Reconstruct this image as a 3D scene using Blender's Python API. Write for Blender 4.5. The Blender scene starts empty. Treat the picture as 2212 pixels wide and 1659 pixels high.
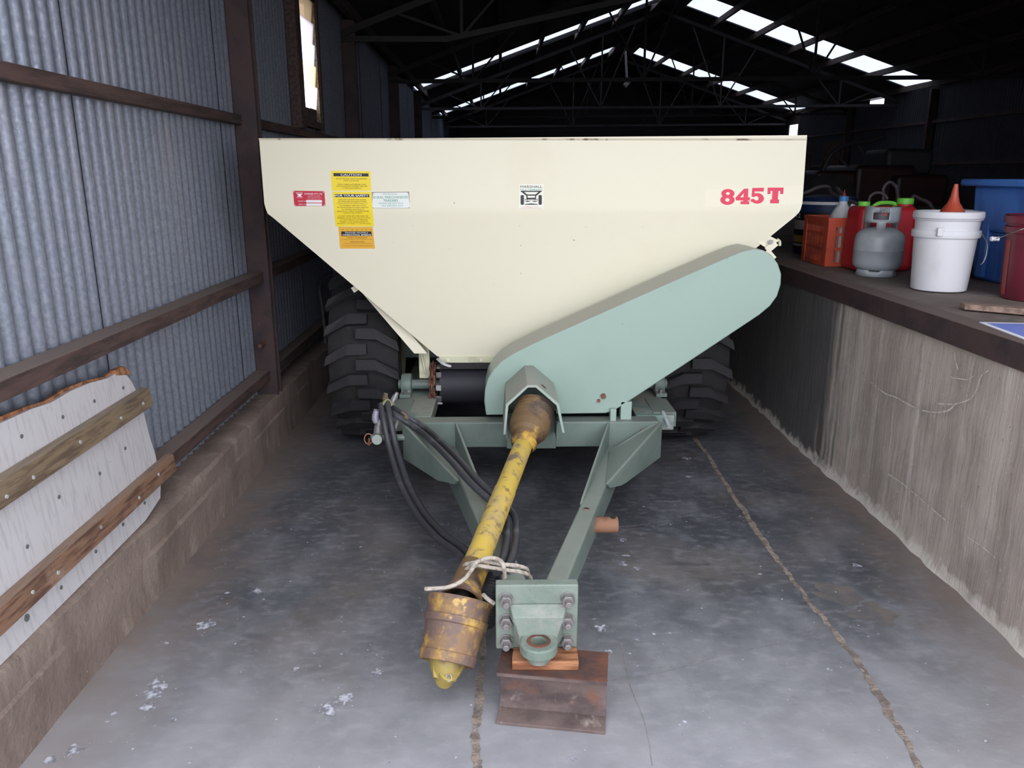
import bpy, bmesh, math, random
from mathutils import Vector, Matrix
random.seed(7)
sc = bpy.context.scene
COL = sc.collection

# ------------------------------------------------------------------ camera
FPX, CXP, CYP = 1690.0, 1106.0, 829.5
CAM_H = 1.6
VPX, VPY = 1080.0, 375.0
_p = math.atan((CYP - VPY) / FPX)
_y = math.atan(-(VPX - CXP) / FPX * math.cos(_p))
FW = Vector((math.sin(_y) * math.cos(_p), math.cos(_y) * math.cos(_p), -math.sin(_p)))
RT = Vector((math.cos(_y), -math.sin(_y), 0))
UP = RT.cross(FW)
CAMO = Vector((0, 0, CAM_H))
cd = bpy.data.cameras.new('camera')
cd.sensor_fit = 'HORIZONTAL'; cd.sensor_width = 36.0; cd.lens = FPX / 2212.0 * 36.0
cd.clip_start = 0.05; cd.clip_end = 300
co = bpy.data.objects.new('camera', cd); COL.objects.link(co)
co.matrix_world = Matrix(((RT.x, UP.x, -FW.x, CAMO.x), (RT.y, UP.y, -FW.y, CAMO.y), (RT.z, UP.z, -FW.z, CAMO.z), (0, 0, 0, 1)))
sc.camera = co

# ------------------------------------------------------------------ sky, exposure
w = bpy.data.worlds.new('overcast_sky'); sc.world = w
w.use_nodes = True
bg = w.node_tree.nodes['Background']
bg.inputs[0].default_value = (0.90, 0.925, 1.0, 1); bg.inputs[1].default_value = 1.0
sc.view_settings.view_transform = 'Standard'
sc.view_settings.look = 'None'
sc.view_settings.exposure = 2.03
sc.view_settings.gamma = 1.0
sc.view_settings.use_curve_mapping = False
sc.cycles.max_bounces = 8
sc.cycles.diffuse_bounces = 5
sc.cycles.sample_clamp_indirect = 6.0

# ------------------------------------------------------------------ measuring helpers (survey points of the site)
def ray(x, y): return FW + RT * ((x - CXP) / FPX) + UP * ((CYP - y) / FPX)
def aY(x, y, Y): d = ray(x, y); return CAMO + d * (Y / d.y)
def aZ(x, y, Z): d = ray(x, y); return CAMO + d * ((Z - CAM_H) / d.z)
def aX(x, y, X): d = ray(x, y); return CAMO + d * (X / d.x)

# ------------------------------------------------------------------ mesh helpers
def V(*a): return Vector(a)
class MB:
    def __init__(s): s.v = []; s.f = []
    def add(s, vs, fs):
        o = len(s.v); s.v += [Vector(p) for p in vs]; s.f += [[i + o for i in f] for f in fs]; return s
    def box(s, x0, x1, y0, y1, z0, z1):
        return s.add([(x0,y0,z0),(x1,y0,z0),(x1,y1,z0),(x0,y1,z0),(x0,y0,z1),(x1,y0,z1),(x1,y1,z1),(x0,y1,z1)],
                     [(0,3,2,1),(4,5,6,7),(0,1,5,4),(1,2,6,5),(2,3,7,6),(3,0,4,7)])
    def prism(s, poly, vec):
        n = len(poly); vec = Vector(vec); a = [Vector(p) for p in poly]
        return s.add(a + [p + vec for p in a], [list(range(n))[::-1], list(range(n, 2*n))] + [[i, (i+1) % n, n + (i+1) % n, n + i] for i in range(n)])
    def hexa(s, a, b):   # two quads a (4 points) and b (4 points)
        return s.add(list(a) + list(b), [(3,2,1,0),(4,5,6,7),(0,1,5,4),(1,2,6,5),(2,3,7,6),(3,0,4,7)])
    def bar(s, p0, p1, wd, ht, up=(0,0,1)):
        p0, p1 = Vector(p0), Vector(p1); d = (p1 - p0).normalized(); u = Vector(up)
        if abs(d.dot(u)) > .99: u = Vector((0,1,0))
        r = d.cross(u).normalized(); u = r.cross(d)
        q = [r*wd/2+u*ht/2, -r*wd/2+u*ht/2, -r*wd/2-u*ht/2, r*wd/2-u*ht/2]
        return s.hexa([p0+k for k in q], [p1+k for k in q])
    def tube(s, path, r, n=10, closed=False, caps=True, sq=1.0):
        path = [Vector(p) for p in path]; m = len(path)
        rr = r if isinstance(r, (list, tuple)) else [r]*m
        u = None; rings = []
        for i, p in enumerate(path):
            if closed: t = path[(i+1) % m] - path[i-1]
            else: t = path[min(i+1, m-1)] - path[max(i-1, 0)]
            t.normalize()
            if u is None:
                u = t.orthogonal().normalized() if abs(t.z) > .95 else t.cross(Vector((0,0,1))).normalized()
            else: u = (u - t * u.dot(t)).normalized()
            b = t.cross(u); o = len(s.v); rings.append(o)
            for k in range(n):
                a = 2*math.pi*k/n; s.v.append(p + u*(math.cos(a)*rr[i]) + b*(math.sin(a)*rr[i]*sq))
        for i in range(m if closed else m-1):
            a, b2 = rings[i], rings[(i+1) % m]
            for k in range(n): s.f.append([a+k, a+(k+1) % n, b2+(k+1) % n, b2+k])
        if caps and not closed:
            s.f.append([rings[0]+k for k in range(n)][::-1]); s.f.append([rings[-1]+k for k in range(n)])
        return s
    def cyl(s, p0, p1, r0, r1=None, n=20, caps=True):
        return s.tube([p0, p1], [r0, r0 if r1 is None else r1], n, caps=caps)
    def lathe(s, prof, o=(0,0,0), ax=(0,0,1), n=32, a0=0.0, a1=2*math.pi, ref=None):
        o = Vector(o); ax = Vector(ax).normalized()
        u = Vector(ref) if ref else (Vector((1,0,0)) if abs(ax.x) < .9 else Vector((0,1,0)))
        u = (u - ax*u.dot(ax)).normalized(); b = ax.cross(u)
        full = abs(a1-a0-2*math.pi) < 1e-6; m = n if full else n+1; st = []
        for k in range(m):
            a = a0 + (a1-a0)*k/n; st.append(len(s.v))
            for r, h in prof: s.v.append(o + ax*h + (u*math.cos(a) + b*math.sin(a))*r)
        for k in range(n):
            A, B = st[k], st[(k+1) % m]
            for i in range(len(prof)-1): s.f.append([A+i, B+i, B+i+1, A+i+1])
        return s
    def build(s, name, mat, parent=None, bev=0, smooth=35, seg=2, kind=None, solid=0):
        me = bpy.data.meshes.new(name)
        off = parent_loc(parent)
        me.from_pydata([p - off for p in s.v], [], s.f)
        bm = bmesh.new(); bm.from_mesh(me)
        bmesh.ops.remove_doubles(bm, verts=bm.verts, dist=1e-6)
        bmesh.ops.recalc_face_normals(bm, faces=bm.faces); bm.to_mesh(me); bm.free()
        if mat: me.materials.append(mat)
        if smooth:
            for p in me.polygons: p.use_smooth = True
            me.set_sharp_from_angle(angle=math.radians(smooth))
        ob = bpy.data.objects.new(name, me); COL.objects.link(ob)
        if parent: ob.parent = parent
        if solid:
            m = ob.modifiers.new('thickness', 'SOLIDIFY'); m.thickness = solid; m.offset = -1
        if bev:
            m = ob.modifiers.new('bevel', 'BEVEL'); m.width = bev; m.segments = seg; m.limit_method = 'ANGLE'; m.angle_limit = math.radians(40)
        if kind: ob['kind'] = kind
        return ob
def parent_loc(o):
    t = Vector((0,0,0))
    while o is not None: t += o.location; o = o.parent
    return t
def tag(o, label, cat=None, group=None, kind=None):
    o['label'] = label
    if cat: o['category'] = cat
    if group: o['group'] = group
    if kind: o['kind'] = kind
    return o
def thing(name, loc, label, cat, group=None, kind=None):
    o = bpy.data.objects.new(name, None); COL.objects.link(o); o.location = loc; o.empty_display_size = .1
    return tag(o, label, cat, group, kind)
def dup(o, name=None, parent=None, loc=None):
    c = o.copy(); COL.objects.link(c)
    if parent is not None: c.parent = parent
    if loc is not None: c.location = loc
    return c
def smooth_path(pts, n=8):
    pts = [Vector(p) for p in pts]; out = []
    for i in range(len(pts)-1):
        p0, p1, p2, p3 = pts[max(i-1,0)], pts[i], pts[i+1], pts[min(i+2, len(pts)-1)]
        for k in range(n):
            t = k/n
            out.append(.5*((2*p1) + (p2-p0)*t + (2*p0-5*p1+4*p2-p3)*t*t + (3*p1-p0-3*p2+p3)*t**3))
    return out + [pts[-1]]
def arc(cx, cy, r, a0, a1, n):
    return [(cx + r*math.cos(math.radians(a0+(a1-a0)*k/n)), cy + r*math.sin(math.radians(a0+(a1-a0)*k/n))) for k in range(n+1)]

# ------------------------------------------------------------------ materials
def lin(c): return tuple((x/255/12.92 if x/255 <= .04045 else ((x/255+.055)/1.055)**2.4) for x in c)
def M(name, col, rough=.6, metal=0.0, layers=(), bump=None, spec=.5, trans=0.0, srgb=True, coat=0, alpha=1):
    """layers: (colour, noise scale, lo, hi, stretch xyz, detail, amount)"""
    m = bpy.data.materials.new(name); m.use_nodes = True
    nt = m.node_tree; N = nt.nodes; L = nt.links; b = N['Principled BSDF']
    cv = lambda c: (lin(c) if srgb else c) + (1,)
    b.inputs['Roughness'].default_value = rough; b.inputs['Metallic'].default_value = metal
    b.inputs['Specular IOR Level'].default_value = spec
    b.inputs['Transmission Weight'].default_value = trans
    b.inputs['Coat Weight'].default_value = coat
    b.inputs['Base Color'].default_value = cv(col)
    tc = N.new('ShaderNodeTexCoord'); cur = None
    def noise(scale, stretch, detail, rgh=.6):
        mp = N.new('ShaderNodeMapping'); mp.inputs['Scale'].default_value = stretch
        mp.inputs['Location'].default_value = (random.random()*9, random.random()*9, random.random()*9)
        L.new(tc.outputs['Object'], mp.inputs['Vector'])
        n = N.new('ShaderNodeTexNoise'); n.inputs['Scale'].default_value = scale; n.inputs['Detail'].default_value = detail
        n.inputs['Roughness'].default_value = rgh
        L.new(mp.outputs[0], n.inputs['Vector']); return n.outputs['Fac']
    for ly in layers:
        c, scale, lo, hi = ly[:4]; st = ly[4] if len(ly) > 4 else (1,1,1); de = ly[5] if len(ly) > 5 else 5; am = ly[6] if len(ly) > 6 else 1
        mr = N.new('ShaderNodeMapRange'); mr.inputs['From Min'].default_value = lo; mr.inputs['From Max'].default_value = hi; mr.inputs['To Max'].default_value = am
        L.new(noise(scale, st, de), mr.inputs['Value'])
        mx = N.new('ShaderNodeMix'); mx.data_type = 'RGBA'
        L.new(mr.outputs[0], mx.inputs[0])
        if cur is None: mx.inputs[6].default_value = cv(col)
        else: L.new(cur, mx.inputs[6])
        mx.inputs[7].default_value = cv(c); cur = mx.outputs[2]
    if cur is not None: L.new(cur, b.inputs['Base Color'])
    if bump:
        scale, strength = bump[0], bump[1]; st = bump[2] if len(bump) > 2 else (1,1,1)
        bp = N.new('ShaderNodeBump'); bp.inputs['Strength'].default_value = strength; bp.inputs['Distance'].default_value = .01
        L.new(noise(scale, st, 6), bp.inputs['Height']); L.new(bp.outputs[0], b.inputs['Normal'])
    m['tc'] = 1
    return m

def dusty(m, col, lo=.55, hi=.95, amt=.7):
    nt = m.node_tree; N = nt.nodes; L = nt.links; b = N['Principled BSDF']
    src = b.inputs['Base Color'].links[0].from_socket
    ge = N.new('ShaderNodeNewGeometry'); sx = N.new('ShaderNodeSeparateXYZ'); L.new(ge.outputs['Normal'], sx.inputs[0])
    mr = N.new('ShaderNodeMapRange'); mr.inputs['From Min'].default_value = lo; mr.inputs['From Max'].default_value = hi; mr.inputs['To Max'].default_value = amt
    L.new(sx.outputs['Z'], mr.inputs['Value'])
    mx = N.new('ShaderNodeMix'); mx.data_type = 'RGBA'; L.new(mr.outputs[0], mx.inputs[0]); L.new(src, mx.inputs[6]); mx.inputs[7].default_value = lin(col) + (1,)
    L.new(mx.outputs[2], b.inputs['Base Color']); return m
CREAM = M('cream_paint', (235,229,206), .38, layers=[((222,212,182), 1.6, .55, .8, (1,1,1), 6, .5), ((150,135,105), 26, .73, .78, (1,1,1), 3, .8)])
CREAMD = M('cream_paint_dirty', (214,212,182), .5, layers=[((150,140,112), 6, .5, .75)])
GREEN = M('pale_green_paint', (151,172,162), .34, layers=[((140,160,149), 2.2, .5, .75, (1,1,1), 5, .6), ((110,110,100), 30, .72, .78, (1,1,1), 3, .7)])
GREEND = M('weathered_green_paint', (115,130,122), .45, layers=[((98,112,105), 3.5, .45, .7), ((150,142,130), 7, .6, .75, (1,1,1), 6, .55), ((120,78,55), 9, .71, .76, (1,1,1), 6, .8)])
DUSTG = M('dusty_green_steel', (150,150,142), .8, layers=[((112,134,126), 8, .45, .6), ((128,92,70), 7, .64, .74)])
HITCH = M('greasy_green_casting', (120,130,121), .5, layers=[((104,118,108), 6, .42, .6), ((150,145,138), 9, .52, .68, (1,1,1), 9, .7), ((128,92,76), 11, .66, .72, (1,1,1), 8, .7), ((84,86,82), 30, .62, .72, (1,1,1), 5, .5)], bump=(60,.2))
RUST = M('rusty_steel', (104,66,50), .85, layers=[((70,52,48), 7, .42, .6), ((168,140,125), 11, .66, .76, (1,1,1), 7, .7)], bump=(60,.35))
RUSTC = M('rusted_chain', (128,82,66), .8, layers=[((86,60,54), 25, .45, .6)])
BEAMRUST = M('weathered_rust_steel', (104,88,84), .8, layers=[((70,58,58), 5, .45, .65, (1,1,2)), ((172,160,152), 13, .6, .75, (1,.6,1), 7, .8), ((112,78,64), 8, .63, .72)], bump=(70,.3))
DARKST = M('dark_brown_steel', (66,48,48), .7, layers=[((48,38,42), 6, .45, .65), ((150,130,125), 24, .72, .78, (1,.5,1), 4, .7)], bump=(50,.25))
BLACKR = M('black_rubber', (42,42,46), .62, layers=[((70,70,74), 9, .55, .75)])
HOSE = M('hose_rubber', (58,58,63), .48, layers=[((110,110,116), 8, .56, .72, (1,1,1), 6, .7)])
BELT = M('conveyor_belt', (44,44,52), .6, layers=[((78,66,60), 5, .6, .8)])
TYRE = M('tyre_rubber', (28,28,30), .8, layers=[((44,38,36), 5, .5, .7), ((70,64,60), 40, .66, .74, (1,1,1), 4, .6)], bump=(80,.3))
TYREL = M('tyre_lug_rubber', (38,38,41), .72, layers=[((56,50,47), 14, .56, .74)], bump=(90,.3))
YEL = M('worn_yellow_plastic', (202,172,78), .55, layers=[((178,158,110), 14, .45, .62, (1,1,1), 9, .8), ((120,100,84), 26, .55, .64, (1,1,1), 9, .8), ((98,86,90), 9, .56, .63, (1,1,1), 10, .85)])
YELD = M('grimy_yellow_plastic', (172,138,68), .6, layers=[((118,90,64), 17, .36, .52, (1,1,1), 9, .95), ((96,78,74), 12, .46, .55, (1,1,1), 9, .9), ((190,158,88), 22, .62, .68, (1,1,1), 5, .8)], bump=(40,.3))
YELB = M('grease_caked_plastic', (112,88,60), .6, layers=[((190,150,60), 8, .58, .66), ((70,56,46), 6, .52, .62)], bump=(30,.5))
YOKE = M('yellow_cast_iron', (146,128,66), .5, layers=[((110,92,52), 10, .52, .64)])
GALV = None
STEELG = M('grey_steel', (150,150,150), .42, .5, layers=[((104,92,84), 20, .5, .65)])
ZINC = M('zinc_bolt', (136,132,132), .38, .55, layers=[((110,92,80), 30, .55, .68)])
PALEST = M('pale_grey_metal', (196,198,204), .35, .3, layers=[((140,142,150), 18, .5, .7)])
TIMB = M('dark_stained_timber', (84,64,60), .75, layers=[((58,44,43), 5, .42, .6, (9,1,9)), ((128,108,100), 12, .64, .78, (6,1,6), 6, .6)], bump=(30,.3,(8,1,8)))
TIMBTOP = TIMB
TIMBB = M('brown_batten', (130,98,78), .75, layers=[((88,62,50), 6, .45, .6, (10,1,10)), ((164,146,128), 4, .58, .7)], bump=(30,.3,(8,1,8)))
TIMBG = M('olive_batten', (124,106,84), .75, layers=[((90,74,60), 6, .45, .6, (10,1,10)), ((150,136,118), 6, .6, .72)], bump=(30,.3,(8,1,8)))
TIMBO = M('orange_hardwood', (162,112,78), .7, layers=[((120,72,44), 7, .45, .6, (1,10,10)), ((80,50,34), 14, .64, .7, (.6,8,8))], bump=(40,.4,(1,8,8)))
TIMBP = M('pink_grey_plank', (150,126,112), .8, layers=[((104,84,74), 6, .45, .65, (2,8,8))])
SKIRT = M('black_skirt', (40,38,38), .7)

dusty(DARKST,(112,98,92),.6,.95,.7); dusty(GREEN,(158,154,146),.35,.9,.8); dusty(GREEND,(148,146,138),.6,.95,.4); dusty(TIMB,(126,112,104),.6,.95,.75); dusty(TIMBB,(140,122,108),.6,.95,.5); dusty(TIMBG,(138,126,112),.6,.95,.5)
def galv_mat(name, c1, c2, c3):
    m = M(name, c1, .42, .5, layers=[(c2, 75, .40, .62, (1,1,.8), 3, .8), (c3, 3, .5, .75, (1,1,.4), 4, .6)])
    nt = m.node_tree; N = nt.nodes; L = nt.links; b = N['Principled BSDF']
    tc = [n for n in N if n.type == 'TEX_COORD'][0]
    v = N.new('ShaderNodeTexVoronoi'); v.inputs['Scale'].default_value = 95
    L.new(tc.outputs['Object'], v.inputs['Vector'])
    mr = N.new('ShaderNodeMapRange'); mr.inputs['To Min'].default_value = .3; mr.inputs['To Max'].default_value = .56
    L.new(v.outputs['Color'], mr.inputs['Value']); L.new(mr.outputs[0], b.inputs['Roughness'])
    return m
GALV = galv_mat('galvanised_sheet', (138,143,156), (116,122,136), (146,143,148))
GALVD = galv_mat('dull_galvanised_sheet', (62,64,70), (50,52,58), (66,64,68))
def concrete(name, base, dark, light, stretch=(1,1,1), bumps=.5, rough=.9):
    return M(name, base, rough, layers=[(dark, 3, .42, .66, stretch, 7, .9), (light, 9, .58, .74, stretch, 7, .7), (dark, 60, .62, .7, (1,1,1), 4, .6), (light, 35, .7, .76, (1,1,1), 3, .7)], bump=(45, bumps, stretch))
CURB = M('brown_concrete', (130,114,105), .92, layers=[((108,93,85), 6, .42, .62, (1,1,.35), 10, .8), ((156,143,133), 12, .55, .7, (1,1,.3), 9, .6), ((96,84,78), 50, .62, .7, (1,1,.6), 4, .6), ((190,180,170), 40, .70, .75, (1,1,.4), 4, .8)], bump=(35,.7))
DOCK = M('dock_concrete', (178,166,157), .92, layers=[((146,134,126), 2.6, .44, .60, (1,2.4,.05), 6, .6), ((146,134,126), 7, .45, .65, (1,1,.6), 10, .6), ((210,202,195), 5, .55, .70, (1,2.5,.06), 8, .55), ((120,110,104), 2.2, .56, .74, (1,1,1), 10, .5), ((208,200,193), 70, .64, .72, (1,1,.7), 5, .7), ((108,98,92), 55, .64, .72, (1,1,.7), 5, .6)], bump=(14, .55, (1,2.4,.25)))
SLAB = concrete('dusty_slab', (122,110,104), (98,88,84), (146,136,130), (1,1,1), .15)
APRON = M('pale_gravel_apron', (176,170,162), .95, layers=[((140,134,126), 4, .45, .65)])

def floor_mat():
    m = M('worn_concrete_floor', (92,94,100), .52, layers=[((72,74,79), 2.0, .38, .66, (1.4,.7,1), 12, .85), ((126,127,132), 5, .48, .72, (1,.6,1), 12, .7), ((118,109,103), 1.4, .5, .72, (1,1,1), 10, .65), ((140,140,146), 28, .50, .70, (.6,1,1), 10, .5), ((66,67,72), 20, .54, .72, (.4,1,1), 10, .55), ((200,200,205), 75, .72, .77, (1,1,1), 3, .7)], bump=(25,.15), spec=.3)
    nt = m.node_tree; N = nt.nodes; L = nt.links; b = N['Principled BSDF']
    src = b.inputs['Base Color'].links[0].from_socket
    tc = [n for n in N if n.type == 'TEX_COORD'][0]
    sx = N.new('ShaderNodeSeparateXYZ'); L.new(tc.outputs['Object'], sx.inputs[0])
    # earth-brown dirt swept up along both side walls
    sub = N.new('ShaderNodeMath'); sub.operation = 'SUBTRACT'; sub.inputs[1].default_value = .233; L.new(sx.outputs['X'], sub.inputs[0])
    ab = N.new('ShaderNodeMath'); ab.operation = 'ABSOLUTE'; L.new(sub.outputs[0], ab.inputs[0])
    nz = N.new('ShaderNodeTexNoise'); nz.inputs['Scale'].default_value = 5; nz.inputs['Detail'].default_value = 6; L.new(tc.outputs['Object'], nz.inputs['Vector'])
    ad = N.new('ShaderNodeMath'); ad.operation = 'MULTIPLY_ADD'; ad.inputs[1].default_value = .5; L.new(nz.outputs['Fac'], ad.inputs[0]); L.new(ab.outputs[0], ad.inputs[2])
    mr = N.new('ShaderNodeMapRange'); mr.inputs['From Min'].default_value = 1.5; mr.inputs['From Max'].default_value = 1.85; mr.inputs['To Max'].default_value = .85
    L.new(ad.outputs[0], mr.inputs['Value'])
    mx = N.new('ShaderNodeMix'); mx.data_type = 'RGBA'; L.new(mr.outputs[0], mx.inputs[0]); L.new(src, mx.inputs[6]); mx.inputs[7].default_value = lin((126,112,104)) + (1,)
    # pale trampled dust over the entrance; daylight brightening there is painted in too
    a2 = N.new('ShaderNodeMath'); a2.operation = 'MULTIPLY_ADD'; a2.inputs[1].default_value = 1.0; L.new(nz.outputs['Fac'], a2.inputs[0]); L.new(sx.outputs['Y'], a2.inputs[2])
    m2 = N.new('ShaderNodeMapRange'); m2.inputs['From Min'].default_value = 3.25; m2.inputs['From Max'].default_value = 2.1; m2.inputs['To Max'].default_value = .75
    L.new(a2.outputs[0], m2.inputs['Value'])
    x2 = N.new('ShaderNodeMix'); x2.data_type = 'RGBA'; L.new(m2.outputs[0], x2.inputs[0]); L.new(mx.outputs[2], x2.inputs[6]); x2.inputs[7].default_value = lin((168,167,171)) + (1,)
    L.new(x2.outputs[2], b.inputs['Base Color'])
    return m
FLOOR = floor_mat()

def dock_mat():
    m = DOCK
    nt = m.node_tree; N = nt.nodes; L = nt.links; b = N['Principled BSDF']
    src = b.inputs['Base Color'].links[0].from_socket
    tc = [n for n in N if n.type == 'TEX_COORD'][0]
    sx = N.new('ShaderNodeSeparateXYZ'); L.new(tc.outputs['Object'], sx.inputs[0])
    mp = N.new('ShaderNodeMapping'); mp.inputs['Scale'].default_value = (1, 6, .5); L.new(tc.outputs['Object'], mp.inputs['Vector'])
    nz = N.new('ShaderNodeTexNoise'); nz.inputs['Scale'].default_value = 2.2; nz.inputs['Detail'].default_value = 6; L.new(mp.outputs[0], nz.inputs['Vector'])
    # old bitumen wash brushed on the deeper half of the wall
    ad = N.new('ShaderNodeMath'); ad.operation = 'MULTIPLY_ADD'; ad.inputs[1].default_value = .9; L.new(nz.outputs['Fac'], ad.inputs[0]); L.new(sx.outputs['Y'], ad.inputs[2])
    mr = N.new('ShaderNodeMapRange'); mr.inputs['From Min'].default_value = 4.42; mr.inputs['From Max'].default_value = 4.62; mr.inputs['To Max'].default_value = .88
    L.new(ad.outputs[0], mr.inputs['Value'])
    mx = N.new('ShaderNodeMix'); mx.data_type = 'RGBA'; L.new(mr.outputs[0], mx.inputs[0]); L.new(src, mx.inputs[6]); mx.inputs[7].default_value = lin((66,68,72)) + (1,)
    # salt bloom at the foot
    n3 = N.new('ShaderNodeTexNoise'); n3.inputs['Scale'].default_value = 14; n3.inputs['Detail'].default_value = 6; L.new(tc.outputs['Object'], n3.inputs['Vector'])
    a3 = N.new('ShaderNodeMath'); a3.operation = 'MULTIPLY_ADD'; a3.inputs[1].default_value = -.16; L.new(n3.outputs['Fac'], a3.inputs[0]); L.new(sx.outputs['Z'], a3.inputs[2])
    m3 = N.new('ShaderNodeMapRange'); m3.inputs['From Min'].default_value = -.02; m3.inputs['From Max'].default_value = -.055; m3.inputs['To Max'].default_value = .9
    L.new(a3.outputs[0], m3.inputs['Value'])
    x3 = N.new('ShaderNodeMix'); x3.data_type = 'RGBA'; L.new(m3.outputs[0], x3.inputs[0]); L.new(mx.outputs[2], x3.inputs[6]); x3.inputs[7].default_value = lin((205,198,190)) + (1,)
    L.new(x3.outputs[2], b.inputs['Base Color'])
dock_mat()
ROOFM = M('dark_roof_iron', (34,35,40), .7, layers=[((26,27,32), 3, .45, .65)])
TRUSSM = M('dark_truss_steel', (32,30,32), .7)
PURL = M('old_purlin_timber', (72,58,50), .8, layers=[((50,40,36), 8, .45, .6, (8,1,8))])
def translucent(name, col, mixg=.0):
    m = bpy.data.materials.new(name); m.use_nodes = True; nt = m.node_tree; N = nt.nodes; L = nt.links
    N.remove(N['Principled BSDF']); out = [n for n in N if n.type == 'OUTPUT_MATERIAL'][0]
    t = N.new('ShaderNodeBsdfTranslucent'); t.inputs[0].default_value = lin(col) + (1,)
    tp = N.new('ShaderNodeBsdfTransparent'); tp.inputs[0].default_value = lin(col) + (1,)
    mx = N.new('ShaderNodeMixShader'); mx.inputs[0].default_value = mixg
    L.new(t.outputs[0], mx.inputs[1]); L.new(tp.outputs[0], mx.inputs[2]); L.new(mx.outputs[0], out.inputs[0])
    return m
SKYL = translucent('fibreglass_rooflight', (190,193,200), .25)

# ================================================================== STRUCTURE
XL, XR, XW, XRW = -1.341, 1.806, -1.487, 7.6
Y0, YB = 0.95, 25.0
YF = 1.75                      # line of the shed mouth
ZD = 1.035
EL, ER, RX, RZ = 2.98, 3.06, 3.0, 4.62

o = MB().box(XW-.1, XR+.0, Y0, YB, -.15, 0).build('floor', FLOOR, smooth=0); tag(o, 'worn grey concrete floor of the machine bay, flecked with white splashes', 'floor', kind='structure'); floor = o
o = MB().box(XR+.045, XRW+.05, Y0, YB, -.15, ZD-.002).build('floor_dock', SLAB, smooth=0); tag(o, 'raised dusty concrete dock floor carrying buckets and crates', 'floor', kind='structure')
o = MB().box(-40, 40, -40, Y0-.002, -.25, -.004).build('ground_outside', APRON, smooth=0); tag(o, 'pale gravel yard outside the shed mouth', 'ground', kind='structure')
# dock retaining wall: a rough cast face
mb = MB(); ny, nz_ = 120, 16
ys = [Y0 + (9.0-Y0)*i/ny for i in range(ny+1)] + [12, 18, YB]
for i, y in enumerate(ys):
    for k in range(nz_+1):
        z = .946*k/nz_
        x = XR - .012*math.sin(y*3.1+.6) * (1 if k else .6) + random.uniform(-.0035,.0035) - (.022*random.random() if k == 0 else 0)
        mb.v.append(V(x, y, z))
W_ = nz_+1
for i in range(len(ys)-1):
    for k in range(nz_): mb.f.append([i*W_+k, (i+1)*W_+k, (i+1)*W_+k+1, i*W_+k+1])
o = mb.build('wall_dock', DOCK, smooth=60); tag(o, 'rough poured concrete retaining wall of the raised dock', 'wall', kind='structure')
SCR = M('chalky_scratch', (206,200,194), .95, layers=[((170,160,152), 40, .45, .6)])
def scratch(pts, wd):
    pa = smooth_path([aX(x, y, XR-.016) for x, y in pts], 6); mb = MB(); n = len(pa)
    for i, p in enumerate(pa):
        t = (pa[min(i+1,n-1)] - pa[max(i-1,0)]).normalized(); q_ = V(0,-t.z,t.y)*wd*random.uniform(.5,1.2)
        mb.v += [p + q_, p - q_]
    mb.f = [[2*i,2*i+2,2*i+3,2*i+1] for i in range(n-1)]
    return mb.build('scratch', SCR, wall_dock, smooth=0)
wall_dock = o
for pts, wd in (([(1880,825),(1912,850),(1935,858),(1975,880),(2010,890),(2045,888),(2065,872)], .0035), ([(2025,872),(2060,873),(2095,862),(2110,840),(2118,815),(2135,800)], .0028), ([(1995,740),(1990,800),(1983,900),(1970,1000),(1962,1100)], .0028), ([(2062,762),(2064,780),(2070,798)], .003), ([(1912,1020),(1950,1045),(1985,1075),(2020,1105),(2050,1130)], .003), ([(2053,802),(2055,815),(2072,818),(2090,820),(2103,812)], .002), ([(2090,1160),(2120,1180),(2150,1205)], .002), ([(1845,790),(1858,812),(1872,822)], .0018), ([(2020,760),(2016,840),(2008,930)], .0014), ([(1930,860),(1925,930),(1920,1010)], .0016)):
    scratch(pts, wd)
# steel angle on the dock edge
mb = MB().prism([V(XR-.022,Y0,.944), V(XR-.022,Y0,ZD+.004), V(XR+.085,Y0,ZD+.004), V(XR+.085,Y0,ZD-.01), V(XR-.008,Y0,ZD-.01), V(XR-.008,Y0,.944)], (0, YB-Y0, 0))
o = mb.build('trim_1', DARKST, bev=.003); tag(o, 'dark rusted steel angle capping the edge of the raised dock', 'trim', kind='structure')
# left kerb
mb = MB(); ys = [Y0 + (12-Y0)*i/90 for i in range(91)] + [YB]
prof = [(XL,0),(XL-.004,.1),(XL+.004,.19),(XL-.005,.20),(XL-.003,.290),(XL-.016,.304),(XL-.09,.306),(XW-.12,.306)]
for i, y in enumerate(ys):
    for k, (x, z) in enumerate(prof):
        j = .0055 if 0 < k < 6 else .002
        mb.v.append(V(x+random.uniform(-j,j)+.006*math.sin(y*2.3), y, z+(random.uniform(-.006,.004) if k in (4,5) else 0)))
W_ = len(prof)
for i in range(len(ys)-1):
    for k in range(W_-1): mb.f.append([i*W_+k, (i+1)*W_+k, (i+1)*W_+k+1, i*W_+k+1])
o = mb.build('baseboard_left', CURB, smooth=40); tag(o, 'low brown concrete kerb under the corrugated iron wall', 'kerb', kind='structure')

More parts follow.
